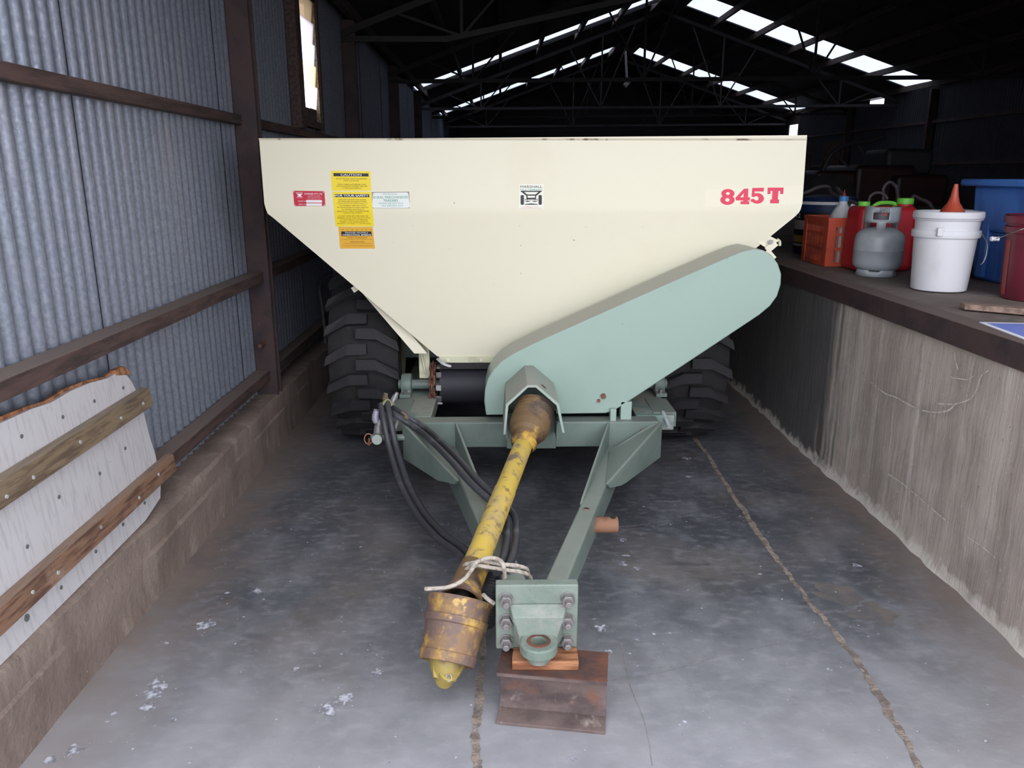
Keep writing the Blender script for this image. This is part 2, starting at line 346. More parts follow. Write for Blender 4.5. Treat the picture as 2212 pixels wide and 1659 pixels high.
# corrugated sheets
def sheet_mesh(name, ncor, pitch, amp, h, mat, per=8):
    mb = MB(); m = int(round((ncor + 1.5)*per))
    for i in range(m+1):
        y = i*pitch/per; x = amp*math.cos(2*math.pi*i/per)
        mb.v += [V(x,y,0), V(x,y,h)]
    for i in range(m): mb.f.append([2*i, 2*i+2, 2*i+3, 2*i+1])
    me = bpy.data.meshes.new(name); me.from_pydata([tuple(p) for p in mb.v], [], mb.f); me.materials.append(mat)
    for p in me.polygons: p.use_smooth = True
    return me
PIT = .0745
wl = thing('wall_left', (XW, 0, 0), 'blue-grey galvanised corrugated iron side wall', 'wall', kind='structure')
me_full = sheet_mesh('iron_sheet', 10, PIT, .0115, EL-.22, GALV)
WY0, WY1, WZ0, WZ1 = 6.02, 6.62, 2.0, 2.86      # louvre window
me_low = sheet_mesh('iron_sheet_low', 10, PIT, .0115, WZ0-.28, GALV)
ystart = 2.88 - 3*10*PIT
k = 0; y = ystart
while y < YB:
    me = me_full
    under = y + 10*PIT > WY0 and y < WY1
    if under:
        me = me_low
    s = bpy.data.objects.new('iron_sheet', me); COL.objects.link(s); s.parent = wl
    s.location = ((.0025 if k % 2 else -.0005), y, .28)
    if under:   # filler strips beside the window
        for a, b_ in ((y, min(WY0, y+10*PIT)), (max(WY1, y), y+10*PIT)):
            n = (b_-a)/PIT - (1.5 if a == y else .5)
            if b_-a > .02:
                q = bpy.data.objects.new('iron_sheet', sheet_mesh('iron_sheet_strip', n, PIT, .0115, EL-WZ0+.08, GALV)); COL.objects.link(q); q.parent = wl
                q.location = (.001, a, WZ0-.02)
    y += 10*PIT; k += 1
# posts and rails on the left wall
def struct_bar(n, p0, p1, mat, label, bev=.004, cat='trim'):
    mb = MB().box(min(p0[0],p1[0]), max(p0[0],p1[0]), min(p0[1],p1[1]), max(p0[1],p1[1]), min(p0[2],p1[2]), max(p0[2],p1[2]))
    o = mb.build(n, mat, bev=bev); return tag(o, label, cat, kind='structure')
TR = 2
def trim(p0, p1, mat, label, cat='trim'):
    global TR
    o = struct_bar('trim_%d' % TR, p0, p1, mat, label, cat=cat); TR += 1; return o
# steel post: channel section near the spreader, others deeper in
def post(y, label):
    global TR
    x0, x1 = -1.475, -1.352
    mb = MB().prism([V(x0,y-.0,.3), V(x1,y,.3), V(x1,y+.012,.3), V(x1-.03,y+.012,.3), V(x1-.03,y+.075,.3), V(x1,y+.075,.3), V(x1,y+.088,.3), V(x0,y+.088,.3)], (0,0,EL-.3))
    o = mb.build('trim_%d' % TR, DARKST, bev=.003); TR += 1
    return tag(o, label, 'post', kind='structure')
post(4.60, 'dark red-brown steel post on the kerb beside the hopper corner')
for y, lab in ((7.9, 'dark steel wall post just beyond the louvre window'), (11.1, 'dark steel wall post, second beyond the louvre window'), (14.3, 'dark steel wall post below the nearer pale rooflight strip')):
    post(y, lab)
trim((-1.476, Y0, 1.862), (-1.432, 4.60, 1.915), TIMB, 'upper dark timber rail across the corrugated wall, near bay', 'rail')
trim((-1.476, Y0, .985), (-1.385, 4.60, 1.045), TIMB, 'middle dark timber rail across the corrugated wall, near bay', 'rail')
trim((-1.476, Y0, .395), (-1.392, 4.60, .455), TIMB, 'lowest timber rail just above the concrete kerb, near bay', 'rail')
trim((-1.476, 4.69, 1.862), (-1.432, 7.9, 1.915), TIMB, 'upper timber rail under the louvre window, second bay', 'rail')
trim((-1.476, 4.69, .985), (-1.385, 7.9, 1.045), TIMB, 'middle timber rail behind the hopper, second bay', 'rail')
trim((-1.476, 4.69, .395), (-1.392, 7.9, .455), TIMB, 'lowest timber rail behind the tyre, second bay', 'rail')
trim((-1.476, 5.86, 1.915), (-1.40, 6.0, EL), TIMB, 'dark timber stud on the near edge of the louvre window', 'stud')
trim((-1.476, 6.64, 1.915), (-1.42, 6.70, EL), TIMB, 'brown timber stud on the far edge of the louvre window', 'stud')
# short steel pin welded on the post
o = MB().cyl((-1.41,4.60,.62),(-1.41,4.50,.625),.012,n=12).build('trim_%d' % TR, RUST); TR += 1; tag(o, 'short rusty pin sticking out of the near steel post', 'pin', kind='structure')

# louvre window
win = thing('window_1', (XW, WY0, WZ0), 'louvre window with five cloudy glass blades high in the iron wall', 'window', kind='structure')
MB().box(XW-.02,-1.43,WY0-.02,WY0+.02,WZ0-.04,WZ1+.05).build('jamb', TIMB, win)
MB().box(XW-.02,-1.43,WY1-.02,WY1+.02,WZ0-.04,WZ1+.05).build('jamb', TIMBG, win)
MB().box(XW-.05,-1.42,WY0-.02,WY1+.02,WZ0-.06,WZ0-.01).build('window_sill', TIMB, win)
MB().box(XW-.05,-1.43,WY0-.02,WY1+.02,WZ1+.01,WZ1+.05).build('head', TIMB, win)
MB().box(XW-.02,-1.46,WY0+.02,WY1-.02,WZ0-.01,WZ0+.085).build('bottom_board', TIMB, win)
pc = [(250,250,252), (236,222,196), (230,236,244), (212,208,212), (176,164,146)]
for i in range(5):
    z0 = WZ0+.09 + i*.155
    mb = MB().hexa([V(-1.462,WY0+.02,z0), V(-1.462,WY1-.02,z0), V(-1.457,WY1-.02,z0), V(-1.457,WY0+.02,z0)],
                   [V(-1.444,WY0+.02,z0+.16), V(-1.444,WY1-.02,z0+.16), V(-1.439,WY1-.02,z0+.16), V(-1.439,WY0+.02,z0+.16)])
    mb.build('glass_blade', translucent('cloudy_glass_%d' % i, pc[i], .5), win)

# roof: corrugated iron slopes with two rooflight strips
BANDS = [(14.3, 15.3), (20.1, 21.1)]
mb = MB()
segs = [(YF-.25, BANDS[0][0]), (BANDS[0][1], BANDS[1][0]), (BANDS[1][1], YB+.1)]
for a, b_ in segs:
    mb.hexa([V(XW-.15,a,EL), V(RX,a,RZ), V(RX,b_,RZ), V(XW-.15,b_,EL)], [V(XW-.15,a,EL+.02), V(RX,a,RZ+.02), V(RX,b_,RZ+.02), V(XW-.15,b_,EL+.02)])
    mb.hexa([V(XRW+.15,a,ER), V(RX,a,RZ), V(RX,b_,RZ), V(XRW+.15,b_,ER)], [V(XRW+.15,a,ER+.02), V(RX,a,RZ+.02), V(RX,b_,RZ+.02), V(XRW+.15,b_,ER+.02)])
for a, b_ in BANDS:   # ridge cap
    mb.hexa([V(RX-.25,a,RZ-.075), V(RX+.25,a,RZ-.075), V(RX+.25,b_,RZ-.075), V(RX-.25,b_,RZ-.075)], [V(RX-.25,a,RZ+.03), V(RX+.25,a,RZ+.03), V(RX+.25,b_,RZ+.03), V(RX-.25,b_,RZ+.03)])
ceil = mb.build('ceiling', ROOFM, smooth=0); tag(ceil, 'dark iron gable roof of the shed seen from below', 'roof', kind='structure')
def slopeL(t): return V(XW-.15 + (RX-XW+.15)*t, 0, EL + (RZ-EL)*t)
def slopeR(t): return V(XRW+.15 + (RX-XRW-.15)*t, 0, ER + (RZ-ER)*t)
for a, b_ in BANDS:
    for S in (slopeL, slopeR):
        p, q = S(.03), S(.955)
        MB().hexa([p+V(0,a-.05,.022), q+V(0,a-.05,.022), q+V(0,b_+.05,.022), p+V(0,b_+.05,.022)], [p+V(0,a-.05,.026), q+V(0,a-.05,.026), q+V(0,b_+.05,.026), p+V(0,b_+.05,.026)]).build('rooflight_panel', SKYL, ceil, smooth=0)
for S in (slopeL, slopeR):
    for i in range(7):
        p = S(.06 + i*.148) - V(0,0,.055)
        MB().box(p.x-.025, p.x+.025, YF-.2, YB, p.z-.05, p.z+.045).build('purlin', PURL, ceil, smooth=0)
p, q = slopeL(.05) - V(0,0,.05), slopeL(.95) - V(0,0,.05)
MB().bar(p + V(0,14.62,0), q + V(0,14.62,0), .07, .05).build('brace_rail', TRUSSM, ceil, smooth=0)
# trusses
def truss(y, raised, label):
    global TR
    t = thing('trim_%d' % TR, (0, y, EL), label, 'truss', kind='structure'); TR += 1
    a, b_, r = V(XW,y,EL-.13), V(XRW,y,ER-.13), V(RX,y,RZ-.13)
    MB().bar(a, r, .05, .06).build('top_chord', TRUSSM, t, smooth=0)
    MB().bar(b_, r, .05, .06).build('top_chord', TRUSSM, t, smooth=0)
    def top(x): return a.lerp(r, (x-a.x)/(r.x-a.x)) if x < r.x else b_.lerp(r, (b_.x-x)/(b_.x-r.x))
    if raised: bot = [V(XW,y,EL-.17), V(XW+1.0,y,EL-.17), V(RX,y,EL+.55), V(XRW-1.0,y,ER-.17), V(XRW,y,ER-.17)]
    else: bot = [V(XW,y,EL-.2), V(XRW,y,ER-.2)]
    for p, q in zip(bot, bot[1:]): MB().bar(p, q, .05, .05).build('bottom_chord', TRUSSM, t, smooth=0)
    def bt(x):
        for p, q in zip(bot, bot[1:]):
            if p.x-1e-6 <= x <= q.x+1e-6: return p.lerp(q, (x-p.x)/(q.x-p.x))
    n = 8; xs = [XW + (XRW-XW)*i/n for i in range(n+1)]
    for i in range(1, n):
        if i % 2:
            if i > 0: MB().bar(bt(xs[i]), top(xs[i]), .028, .028).build('web_strut', TRUSSM, t, smooth=0)
            MB().bar(bt(xs[i]), top(xs[i]+.62), .022, .022).build('web_strut', TRUSSM, t, smooth=0)
            MB().bar(bt(xs[i]), top(max(xs[i]-.62, XW+.05)), .022, .022).build('web_strut', TRUSSM, t, smooth=0)
for i, y in enumerate((4.65, 7.9, 11.1, 15.7, 18.0, 21.6, 24.0)):
    truss(y, i < 2, ['steel roof truss above the near wall post', 'steel roof truss with rising chord beyond the louvre window', 'steel roof truss between louvre window and nearer rooflight', 'steel roof truss along the nearer rooflight strip', 'steel roof truss between the two rooflight strips', 'steel roof truss along the farther rooflight strip', 'hindmost steel roof truss against the back wall'][i])
# far right wall of corrugated sheets
wr = thing('wall_right', (XRW, 0, ZD), 'dark corrugated iron wall on the far side of the dock', 'wall', kind='structure')
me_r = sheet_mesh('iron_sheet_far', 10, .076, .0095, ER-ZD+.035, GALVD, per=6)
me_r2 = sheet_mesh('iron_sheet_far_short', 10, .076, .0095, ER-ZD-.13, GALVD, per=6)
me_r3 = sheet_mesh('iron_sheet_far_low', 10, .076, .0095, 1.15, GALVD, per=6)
y = Y0; k = 0
while y < YB:
    hole = 21.0 < y+.4 < 21.8
    s = bpy.data.objects.new('iron_sheet', me_r3 if hole else (me_r2 if 15.7 < y < 16.5 else me_r)); COL.objects.link(s); s.parent = wr
    s.location = ((.003 if k % 2 else -.003), y, 0)
    y += .76 + (.012 if 15.7 < y < 16.5 else 0); k += 1
for y in (7.9, 11.1, 14.25, 17.6):
    MB().box(XRW-.14,XRW-.02,y,y+.08,ZD,ER-.05).build('post', DARKST, wr)
for z in (1.75, 2.45):
    MB().box(XRW-.07,XRW-.015,Y0,YB,z,z+.05).build('girt', TIMB, wr)
w2 = thing('window_2', (XRW, 20.75, ZD+1.15), 'small bright window in the far dock wall above the hopper corner', 'window', kind='structure')
MB().box(XRW-.004,XRW+.002,20.74,21.46,ZD+1.16,ER-.22).build('pane', translucent('dusty_pane', (240,243,248), .6), w2)
for ya, yb, za, zb in ((20.70,20.76,ZD+1.12,ER),(21.44,21.50,ZD+1.12,ER),(20.76,21.44,ZD+1.12,ZD+1.17),(20.76,21.44,ER-.24,ER+.03),(20.76,21.44,ZD+1.42,ZD+1.44)):
    MB().box(XRW-.02,XRW+.02,ya,yb,za,zb).build('frame_bar', PURL, w2)
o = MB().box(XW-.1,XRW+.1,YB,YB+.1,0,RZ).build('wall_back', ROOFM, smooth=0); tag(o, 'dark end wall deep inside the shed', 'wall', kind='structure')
# front: the dock side of the shed mouth is sheeted, the gable above the bay closed
mb = MB().box(3.35,XRW+.1,YF-.08,YF-.02,ZD-1.0,ER+.1)
mb.prism([V(XW-.15,YF-.08,EL+.0), V(XRW+.15,YF-.08,ER), V(RX,YF-.08,RZ)], (0,.06,0))
o = mb.build('wall_front', GALVD, smooth=0); tag(o, 'corrugated iron front wall and gable beside the open bay', 'wall', kind='structure')

# ================================================================== THE SPREADER
HY, HC = 4.0, 1.425            # hopper front plane, height of the crease
SLP = .19                      # the lower panel leans back below the crease
def hfront(x, y):              # point of the hopper front seen at survey station x, y
    p = aY(x, y, HY)
    if p.z >= HC: return p
    d = ray(x, y)              # y = HY + SLP*(HC - z)
    t = (HY + SLP*(HC - CAM_H)) / (d.y + SLP*d.z)
    return CAMO + d*t
sp = thing('fertilizer_spreader', (.16, 4.6, 0), 'cream trailed fertilizer spreader with wide hopper and pale green frame', 'spreader')
TLp, TRp, CLp, CRp = V(-1.17,HY,1.760), V(1.507,HY,1.782), V(-1.17,HY,HC), V(1.515,HY,HC+.003)
BLp, BRp = V(-.343,HY+SLP*(HC-.64),.64), V(.665,HY+SLP*(HC-.64),.64)
# front: top panel + lower panel as one folded sheet
def fold(x, z, dy=0): return V(x, HY + (SLP*(HC-z) if z < HC else 0) + dy, z)
mb = MB()
outl = [TLp, TRp, CRp + V(0,0,.03), CRp + V(-.012,0,-.018), V(1.48,0,1.385), BRp, BLp, V(-1.135,0,1.388), CLp + V(.012,0,-.018), CLp + V(0,0,.03)]
outl = [fold(p.x, p.z) for p in outl]
L1 = fold(-1.163, HC); R1 = fold(1.509, HC)
up = [outl[0], outl[1], outl[2], R1, L1, outl[9]]; lo = [R1] + outl[3:9] + [L1]
for poly in (up, lo):
    n = len(poly); bk = [p + V(0,.006,0) for p in poly]
    o_ = len(mb.v); mb.v += poly + bk
    mb.f += [[o_+i for i in range(n)], [o_+n+i for i in range(n)][::-1]]
ring = outl[:3] + [R1] + outl[3:9] + [L1] + [outl[9]]
for i in range(len(ring)):
    a, b_ = ring[i], ring[(i+1) % len(ring)]
    if (a - b_).length > 1e-5: mb.add([a, b_, b_+V(0,.006,0), a+V(0,.006,0)], [(0,1,2,3)])
mb.build('front_panel', CREAM, sp, smooth=20)
HB = 7.1                       # rear of the hopper
def side(xa, xb, name):
    s = 1 if xa > 0 else -1
    # vertical top strip, sloping lower sheet (steeper than the front cut), stepped out a little at the foot
    pts = [V(xa, HY+.004, 1.768), V(xa, HY+.004, HC), V(xb, 0, .63)]
    mb = MB()
    a0, a1 = V(xa-s*.004, HY+.006, 1.765), V(xa-s*.004, HB, 1.765)
    b0, b1 = V(xa-s*.004, HY+.006, HC+.01), V(xa-s*.004, HB, HC+.01)
    c0, c1 = fold(xb, .66) + V(0,.02,0), V(xb, HB-.3, .66)
    mb.add([a0,a1,b1,b0], [(0,1,2,3)]); mb.add([b0,b1,c1,c0], [(0,1,2,3)])
    return mb.build(name, CREAM, sp, smooth=20, solid=.004)
side(-1.17, -.34, 'side_panel'); side(1.507, .66, 'side_panel')
MB().prism([V(-1.166,HB,1.765), V(1.503,HB,1.765), V(1.503,HB,HC), V(.66,HB,.66), V(-.34,HB,.66), V(-1.166,HB,HC)], (0,.006,0)).build('rear_panel', CREAM, sp)
# top rim fold along the lip
MB().box(-1.172,1.508,HY-.001,HY+.05,1.757,1.766).build('top_rim', M('rim_rust', (206,198,174), .7, layers=[((110,84,66), 6, .6, .66)]), sp)
# outer skirt sheets that flare down behind the front (seen below the sloping edge)
for s in (-1, 1):
    q = [V(-.735,4.16,.985), V(-.470,4.16,.655), V(-.40,4.16,.655), V(-.66,4.16,.985)]
    q2 = [p + V(0,.03,0) for p in q]
    if s > 0: q = [V(.326-p.x, p.y, p.z) for p in q]; q2 = [V(.326-p.x, p.y, p.z) for p in q2]
    MB().hexa(q, q2).build('chute_side', CREAM, sp, smooth=0)
# small tab at the left slope edge
t0 = aY(762,627,4.15); t1 = aY(776,618,4.15)
MB().bar(t0, t1, .03, .012, up=(0,1,0)).build('tab', CREAM, sp)
# cream leg post with gusset
for x in (-.425, .75):
    MB().box(x-.030,x+.030,4.24,4.275,.494,.80).build('leg_post', CREAMD, sp, bev=.003)
    MB().box(x-.062,x+.032,4.215,4.245,.70,.755).build('leg_bracket', CREAM, sp, bev=.003)
    MB().cyl((x-.026,4.228,.71),(x+.006,4.225,.53),.006,n=10).build('stay_rod', CREAMD, sp)
# lip strip with screws, skirt
LY = HY+SLP*(HC-.64)
lip = MB().box(-.335,.655,LY-.006,LY+.004,.606,.640).build('lip_strip', CREAMD, sp, bev=.002)
for i in range(6):
    x = -.285 + i*.178
    MB().cyl((x,LY-.007,.622),(x,LY-.013,.622),.0085,n=8).build('screw', CREAM, lip)
MB().box(-.33,.65,LY+.0,LY+.012,.57,.607).build('rubber_skirt', SKIRT, sp)
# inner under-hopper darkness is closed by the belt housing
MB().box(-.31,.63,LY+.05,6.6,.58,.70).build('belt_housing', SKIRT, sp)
# roller, belt, chains
RYc, RZc, RR = 4.235, .462, .105
MB().cyl((-.335,RYc,RZc),(.66,RYc,RZc),RR,n=40).build('conveyor_roller', BELT, sp)
MB().box(-.33,.655,RYc,6.6,RZc+.09,RZc+RR).build('conveyor_belt', BELT, sp)
MB().cyl((-.57,RYc,RZc),(.93,RYc,RZc),.027,n=20).build('roller_shaft', GREEND, sp)
for s, x in ((0,-.375),(1,.70)):
    spk = MB().cyl((x-.012,RYc,RZc),(x+.012,RYc,RZc),.085,n=28)
    for k in range(10):
        a = 2*math.pi*k/10; spk.bar(V(x,RYc+.08*math.cos(a),RZc+.08*math.sin(a)), V(x,RYc+.112*math.cos(a),RZc+.112*math.sin(a)), .022, .03, up=(1,0,0))
    spk = spk.build('sprocket', RUSTC, sp)
    # chain links around the front of the sprocket
    for k in range(-4, 8):
        a = math.radians(90 + k*22); r = .116
        c = V(x, RYc+r*math.cos(a), RZc+r*math.sin(a)); t = V(0,-math.sin(a),math.cos(a)); u = V(1,0,0) if k % 2 else V(0,math.cos(a),math.sin(a))
        pts = [c + t*(.017*math.copysign(1,math.cos(b_)) + .012*math.cos(b_)) + u*(.014*math.sin(b_)) for b_ in [math.pi/8 + j*math.pi/4 for j in range(8)]]
        MB().tube(pts, .0058, 6, closed=True).build('chain_link', RUSTC, spk)
    # guide slats next to the roller
    for k in range(5):
        a = math.radians(100 + k*38)
        c = V(x + (.035 if s == 0 else -.035), RYc+.106*math.cos(a), RZc+.106*math.sin(a))
        MB().bar(c-V(.014,0,0), c+V(.014,0,0), .03, .014, up=(0,math.cos(a),math.sin(a))).build('slat_end', STEELG, spk)
for x in (-.525, .885):
    br = MB().lathe([(.03,-.03),(.058,-.028),(.062,-.02),(.062,.02),(.058,.028),(.03,.03)], (x,RYc,RZc), (1,0,0), 24)
    br.prism([V(x-.024,RYc-.055,RZc-.01), V(x-.024,RYc-.065,.425), V(x-.024,RYc+.065,.425), V(x-.024,RYc+.055,RZc-.01)], (.048,0,0))
    br.box(x-.03,x+.03,RYc-.11,RYc+.11,.412,.432)
    br = br.build('pillow_bearing', GREEND, sp, bev=.002)
    for d in (-.09,.09): MB().cyl((x,RYc+d,.43),(x,RYc+d,.452),.012,n=6).build('bolt', ZINC, br)
# deflector plate: pale tongue by the chain
MB().tube(smooth_path([aY(945,775,4.1), aY(958,786,4.08), aY(975,792,4.07)], 5), [.012]*10+[.006], 8, sq=.5).build('scraper', PALEST, sp)

# chassis: front cross beam, side rails
BY = 3.70
MB().box(-.474,.788,BY,BY+.10,.276,.408).build('cross_beam', GREEND, sp, bev=.006)
for x0, x1 in ((-.56,-.355), (.69,.885)):
    MB().box(x0,x1,BY+.10,7.0,.33,.409).build('side_rail', DUSTG, sp, bev=.004)
for x0, x1, nm in ((.785,.905,0), (-.60,-.47,1)):
    MB().box(x0,x1,3.84,4.1,.335,.413).build('rail_block', GREEND, sp, bev=.003)
MB().cyl(aY(1432,890,3.835), aY(1446,922,3.74), .0105, n=12).build('hitch_pin', PALEST, sp)
MB().cyl(aY(860,905,3.83), aY(853,928,3.74), .0115, n=12).build('hitch_pin', PALEST, sp)
MB().box(.545,.575,3.715,3.76,.40,.47).build('guard_bracket', GREEN, sp, bev=.002)
MB().box(.60,.655,3.74,3.80,.405,.50).build('guard_bracket', GREEN, sp, bev=.002)

# drawbar arms
ZT, ZB_ = .283, .125
def arm(c0, c1, wd):
    (xa, ya), (xb, yb) = c0, c1
    mb = MB().hexa([V(xa-wd/2,ya,.19), V(xa+wd/2,ya,.19), V(xa+wd/2,ya,ZT), V(xa-wd/2,ya,ZT)], [V(xb-wd/2,yb,ZB_), V(xb+wd/2,yb,ZB_), V(xb+wd/2,yb,ZT), V(xb-wd/2,yb,ZT)])
    return mb.build('drawbar_arm', GREEND, sp, bev=.008, seg=3)
arm((.118,2.135), (.572,3.705), .076)
arm((.094,2.135), (-.243,3.705), .080)
# gusset plates: inner upright plates and outer wings
def plate(pts, th): return MB().prism(pts, th).build('gusset_plate', GREEND, sp, bev=.0015, smooth=0)
plate([V(.541,BY,.407), V(.541,BY,.13), V(.335,2.99,.13), V(.335,2.99,ZT), V(.345,3.03,.292)], (-.010,0,0))
plate([V(-.228,BY,.407), V(-.228,BY,.13), V(-.065,2.99,.13), V(-.065,2.99,ZT), V(-.07,3.03,.292)], (.010,0,0))
plate([V(.455,3.19,ZT+.004), V(.79,BY-.002,.407), V(.79,BY-.002,.222), V(.565,3.36,.225), V(.53,3.30,.235), V(.47,3.21,.262)], (.012,-.006,0))
plate([V(-.185,3.24,ZT+.004), V(-.477,BY-.002,.407), V(-.477,BY-.002,.222), V(-.285,3.40,.225), V(-.255,3.36,.235), V(-.198,3.26,.262)], (-.012,-.006,0))
plate([V(.455,3.19,ZT+.001), V(.79,BY-.002,.404), V(.745,BY-.002,.395), V(.53,BY-.1,.29)], (0,0,-.012))
plate([V(-.185,3.24,ZT+.001), V(-.477,BY-.002,.404), V(-.435,BY-.002,.395), V(-.225,BY-.1,.29)], (0,0,-.012))
# jack stub on the right arm
st = MB().cyl((.37,2.93,.215),(.475,2.93,.215),.033,n=24).build('jack_stub', M('orange_rust', (140,102,80), .8, layers=[((120,84,66), 12, .5, .65)]), sp, bev=.003)
MB().cyl((.455,2.93,.235),(.455,2.93,.2495),.012,n=12).build('pin_hole', SKIRT, st)
MB().lathe([(.009,0),(.016,0),(.016,.003),(.009,.003)], (.345,2.93,ZT), (0,0,1), 16).build('grease_ring', TIMBP, sp)

# hitch plate, clevis eye, six studs
PYh = 2.10
hp = MB().box(-.018,.230,PYh,PYh+.036,.196,.413).build('hitch_plate', HITCH, sp, bev=.004)
mb = MB()   # casting: pad, tapering tongue, ring
cx = .109
pad = [V(.030,PYh-.03,.325), V(.190,PYh-.03,.325), V(.190,PYh-.002,.352), V(.030,PYh-.002,.352)]
mb.hexa([V(.022,PYh-.002,.31), V(.196,PYh-.002,.31), V(.196,PYh-.002,.352), V(.022,PYh-.002,.352)], [V(.034,PYh-.035,.305), V(.184,PYh-.035,.305), V(.184,PYh-.035,.325), V(.034,PYh-.035,.325)])
mb.hexa([V(.034,PYh-.002,.225), V(.184,PYh-.002,.225), V(.184,PYh-.035,.322), V(.034,PYh-.035,.322)], [V(.054,2.06,.2315), V(.164,2.06,.2315), V(.164,2.062,.267), V(.054,2.062,.267)])
mb.lathe([(.024,0),(.024,.036),(.052,.036),(.056,.031),(.056,.004),(.052,0),(.024,0)], (cx,2.032,.2315), (0,0,1), 40)
mb.lathe([(.0,0),(.034,0),(.038,.028),(.024,.028)], (cx,2.032,.204), (0,0,1), 28)
eye = mb.build('hitch_eye', HITCH, hp, bev=.003)
MB().lathe([(.024,0),(.024,.002),(.034,.002),(.036,0)], (cx,2.032,.2675), (0,0,1), 32).build('eye_ring', RUST, hp)
MB().cyl((cx,2.032,.2325),(cx,2.032,.2335),.0238,n=28).build('eye_floor', RUST, hp)
for x in (.013,.198):
    for z in (.369,.297,.227):
        MB().cyl((x,PYh,z),(x,PYh-.004,z),.0215,n=24).build('washer', STEELG, hp)
        MB().cyl((x,PYh-.004,z),(x,PYh-.026,z),.0195,n=6).build('hex_nut', ZINC, hp, bev=.0015)
        MB().cyl((x,PYh-.026,z),(x,PYh-.046,z),.010,n=16).build('stud', ZINC, hp, bev=.0015)

# chain-drive guard: long rounded box
def g(x, y): return aY(x, y, 3.74)
go = []
go += [g(1050,897), g(1046,868), g(1047,845), g(1053,820), g(1066,798), g(1085,779), g(1110,763), g(1150,743)]
go += [g(1300,676), g(1450,609), g(1564,559), g(1606,542), g(1630,537), g(1650,541), g(1668,552), g(1681,570), g(1688,592), g(1687,615), g(1679,640), g(1664,661), g(1640,681)]
go += [g(1500,774), g(1360,866), g(1340,879), g(1325,888), g(1308,893)]
go = [V(p.x, 3.74, p.z) for p in go]
gd = MB().prism(go, (0,.275,0)).build('drive_guard', GREEN, sp, bev=.006, seg=3, smooth=30)
for x, y, r in ((1303,855,.014),(1293,865,.008)):
    p = g(x,y); MB().cyl(V(p.x,3.742,p.z),V(p.x,3.728,p.z),r,n=6 if r>.01 else 12).build('bolt', RUSTC, gd)
# hinge clip on the hopper slope right of the guard
c0 = aY(1652,512,4.05)
ck = MB(); 
ck.hexa([aY(1636,524,4.03), aY(1660,508,4.03), aY(1683,520,4.03), aY(1657,537,4.03)], [aY(1636,524,4.10), aY(1660,508,4.10), aY(1683,520,4.10), aY(1657,537,4.10)])
ck = ck.build('guard_clip', CREAM, sp, bev=.002)
MB().bar(aY(1676,524,4.02), aY(1656,541,4.02), .035, .008, up=(0,1,0)).build('clip_arm', CREAM, ck)
MB().bar(aY(1656,541,4.02), aY(1672,560,4.02), .03, .006, up=(0,1,0)).build('clip_arm', CREAM, ck)
MB().cyl(aY(1665,523,4.03)+V(0,.0,0), aY(1665,523,4.01), .013, n=8).build('rivet', STEELG, ck)
MB().tube(smooth_path([aY(1678,517,4.06), aY(1684,522,4.06), aY(1684,531,4.06)],5), .008, 8).build('clip_curl', CREAMD, ck)

# inverted-V hood over the shaft joint
def hood_poly(y, dz=0):
    return [V(.010,y,.455+dz), V(.022,y,.60+dz), V(.118,y,.688+dz), V(.160,y,.688+dz), V(.262,y,.60+dz), V(.290,y,.462+dz)]
op = hood_poly(3.37); ip = [V(p.x + (.012 if i < 3 else -.012)*(1 if i in (0,1,4,5) else .3), p.y, p.z - (.012 if i in (2,3) else (.008 if i in (1,4) else 0))) for i, p in enumerate(op)]
mb = MB(); n = 6; back = V(0,.375,0)
pts = op + ip; mb.v += pts + [p + back for p in pts]
for i in range(5):
    mb.f += [[i,i+1,n+i+1,n+i], [2*n+i,2*n+n+i,2*n+n+i+1,2*n+i+1], [i,2*n+i,2*n+i+1,i+1], [n+i,n+i+1,3*n+i+1,3*n+i]]
for i in (0,5): mb.f.append([i, n+i, 3*n+i, 2*n+i])
hood = mb.build('shaft_hood', M('dusty_green_hood', (160,166,156), .6, layers=[((140,168,156), 5, .45, .62), ((118,92,78), 12, .66, .74)]), sp, bev=.002, smooth=20)
dusty(hood.data.materials[0], (164,160,152), .3, .8, .75)
nh = V(.088,0,.102).normalized(); ph_ = V(.196,3.46,.657)
MB().lathe([(0,0),(.016,0),(.016,.0012),(0,.0012)], ph_ - nh*.0002, nh, 20).build('slot', RUST, hood)
MB().box(.028,.272,3.655,3.70,.285,.47).build('bearing_plate', GREEND, sp, bev=.003)
for x in (.028,.268): MB().box(x-.005,x+.005,3.53,3.70,.375,.47).build('shield_cheek', GREEND, sp, bev=.002)

# wheels
TW, TRad, TYc = .40, .553, 4.77
def lug_mesh(s):
    mb = MB(); d = math.radians
    # outline across the tread (u) and around it (arc length v), inner end at the centre line
    pl = [(.030*s,0.0),(-.075*s,0.0),(-.20*s,-.072),(-.212*s,-.128),(-.085*s,-.062),(.030*s,-.058)]
    def P(u, v, r):
        drop = max(0, abs(u)-.12)*.22
        a = v/TRad; return V(u, -(r-drop)*math.cos(a), (r-drop)*math.sin(a))
    n = len(pl); top = [P(u*.985,v,TRad) for u, v in pl]; bot = [P(u,v,TRad-.05) for u, v in pl]
    mb.v += top + bot
    mb.f += [[0,1,4,5],[1,2,3,4],[n,n+5,n+4,n+1],[n+1,n+4,n+3,n+2]] + [[i,n+i,n+(i+1)%n,(i+1)%n] for i in range(n)]
    me = bpy.data.meshes.new('tread_lug'); me.from_pydata([tuple(p) for p in mb.v], [], mb.f)
    bm = bmesh.new(); bm.from_mesh(me); bmesh.ops.recalc_face_normals(bm, faces=bm.faces); bm.to_mesh(me); bm.free()
    me.materials.append(TYREL); return me
lugs = {1: lug_mesh(1), -1: lug_mesh(-1)}
NL = 20
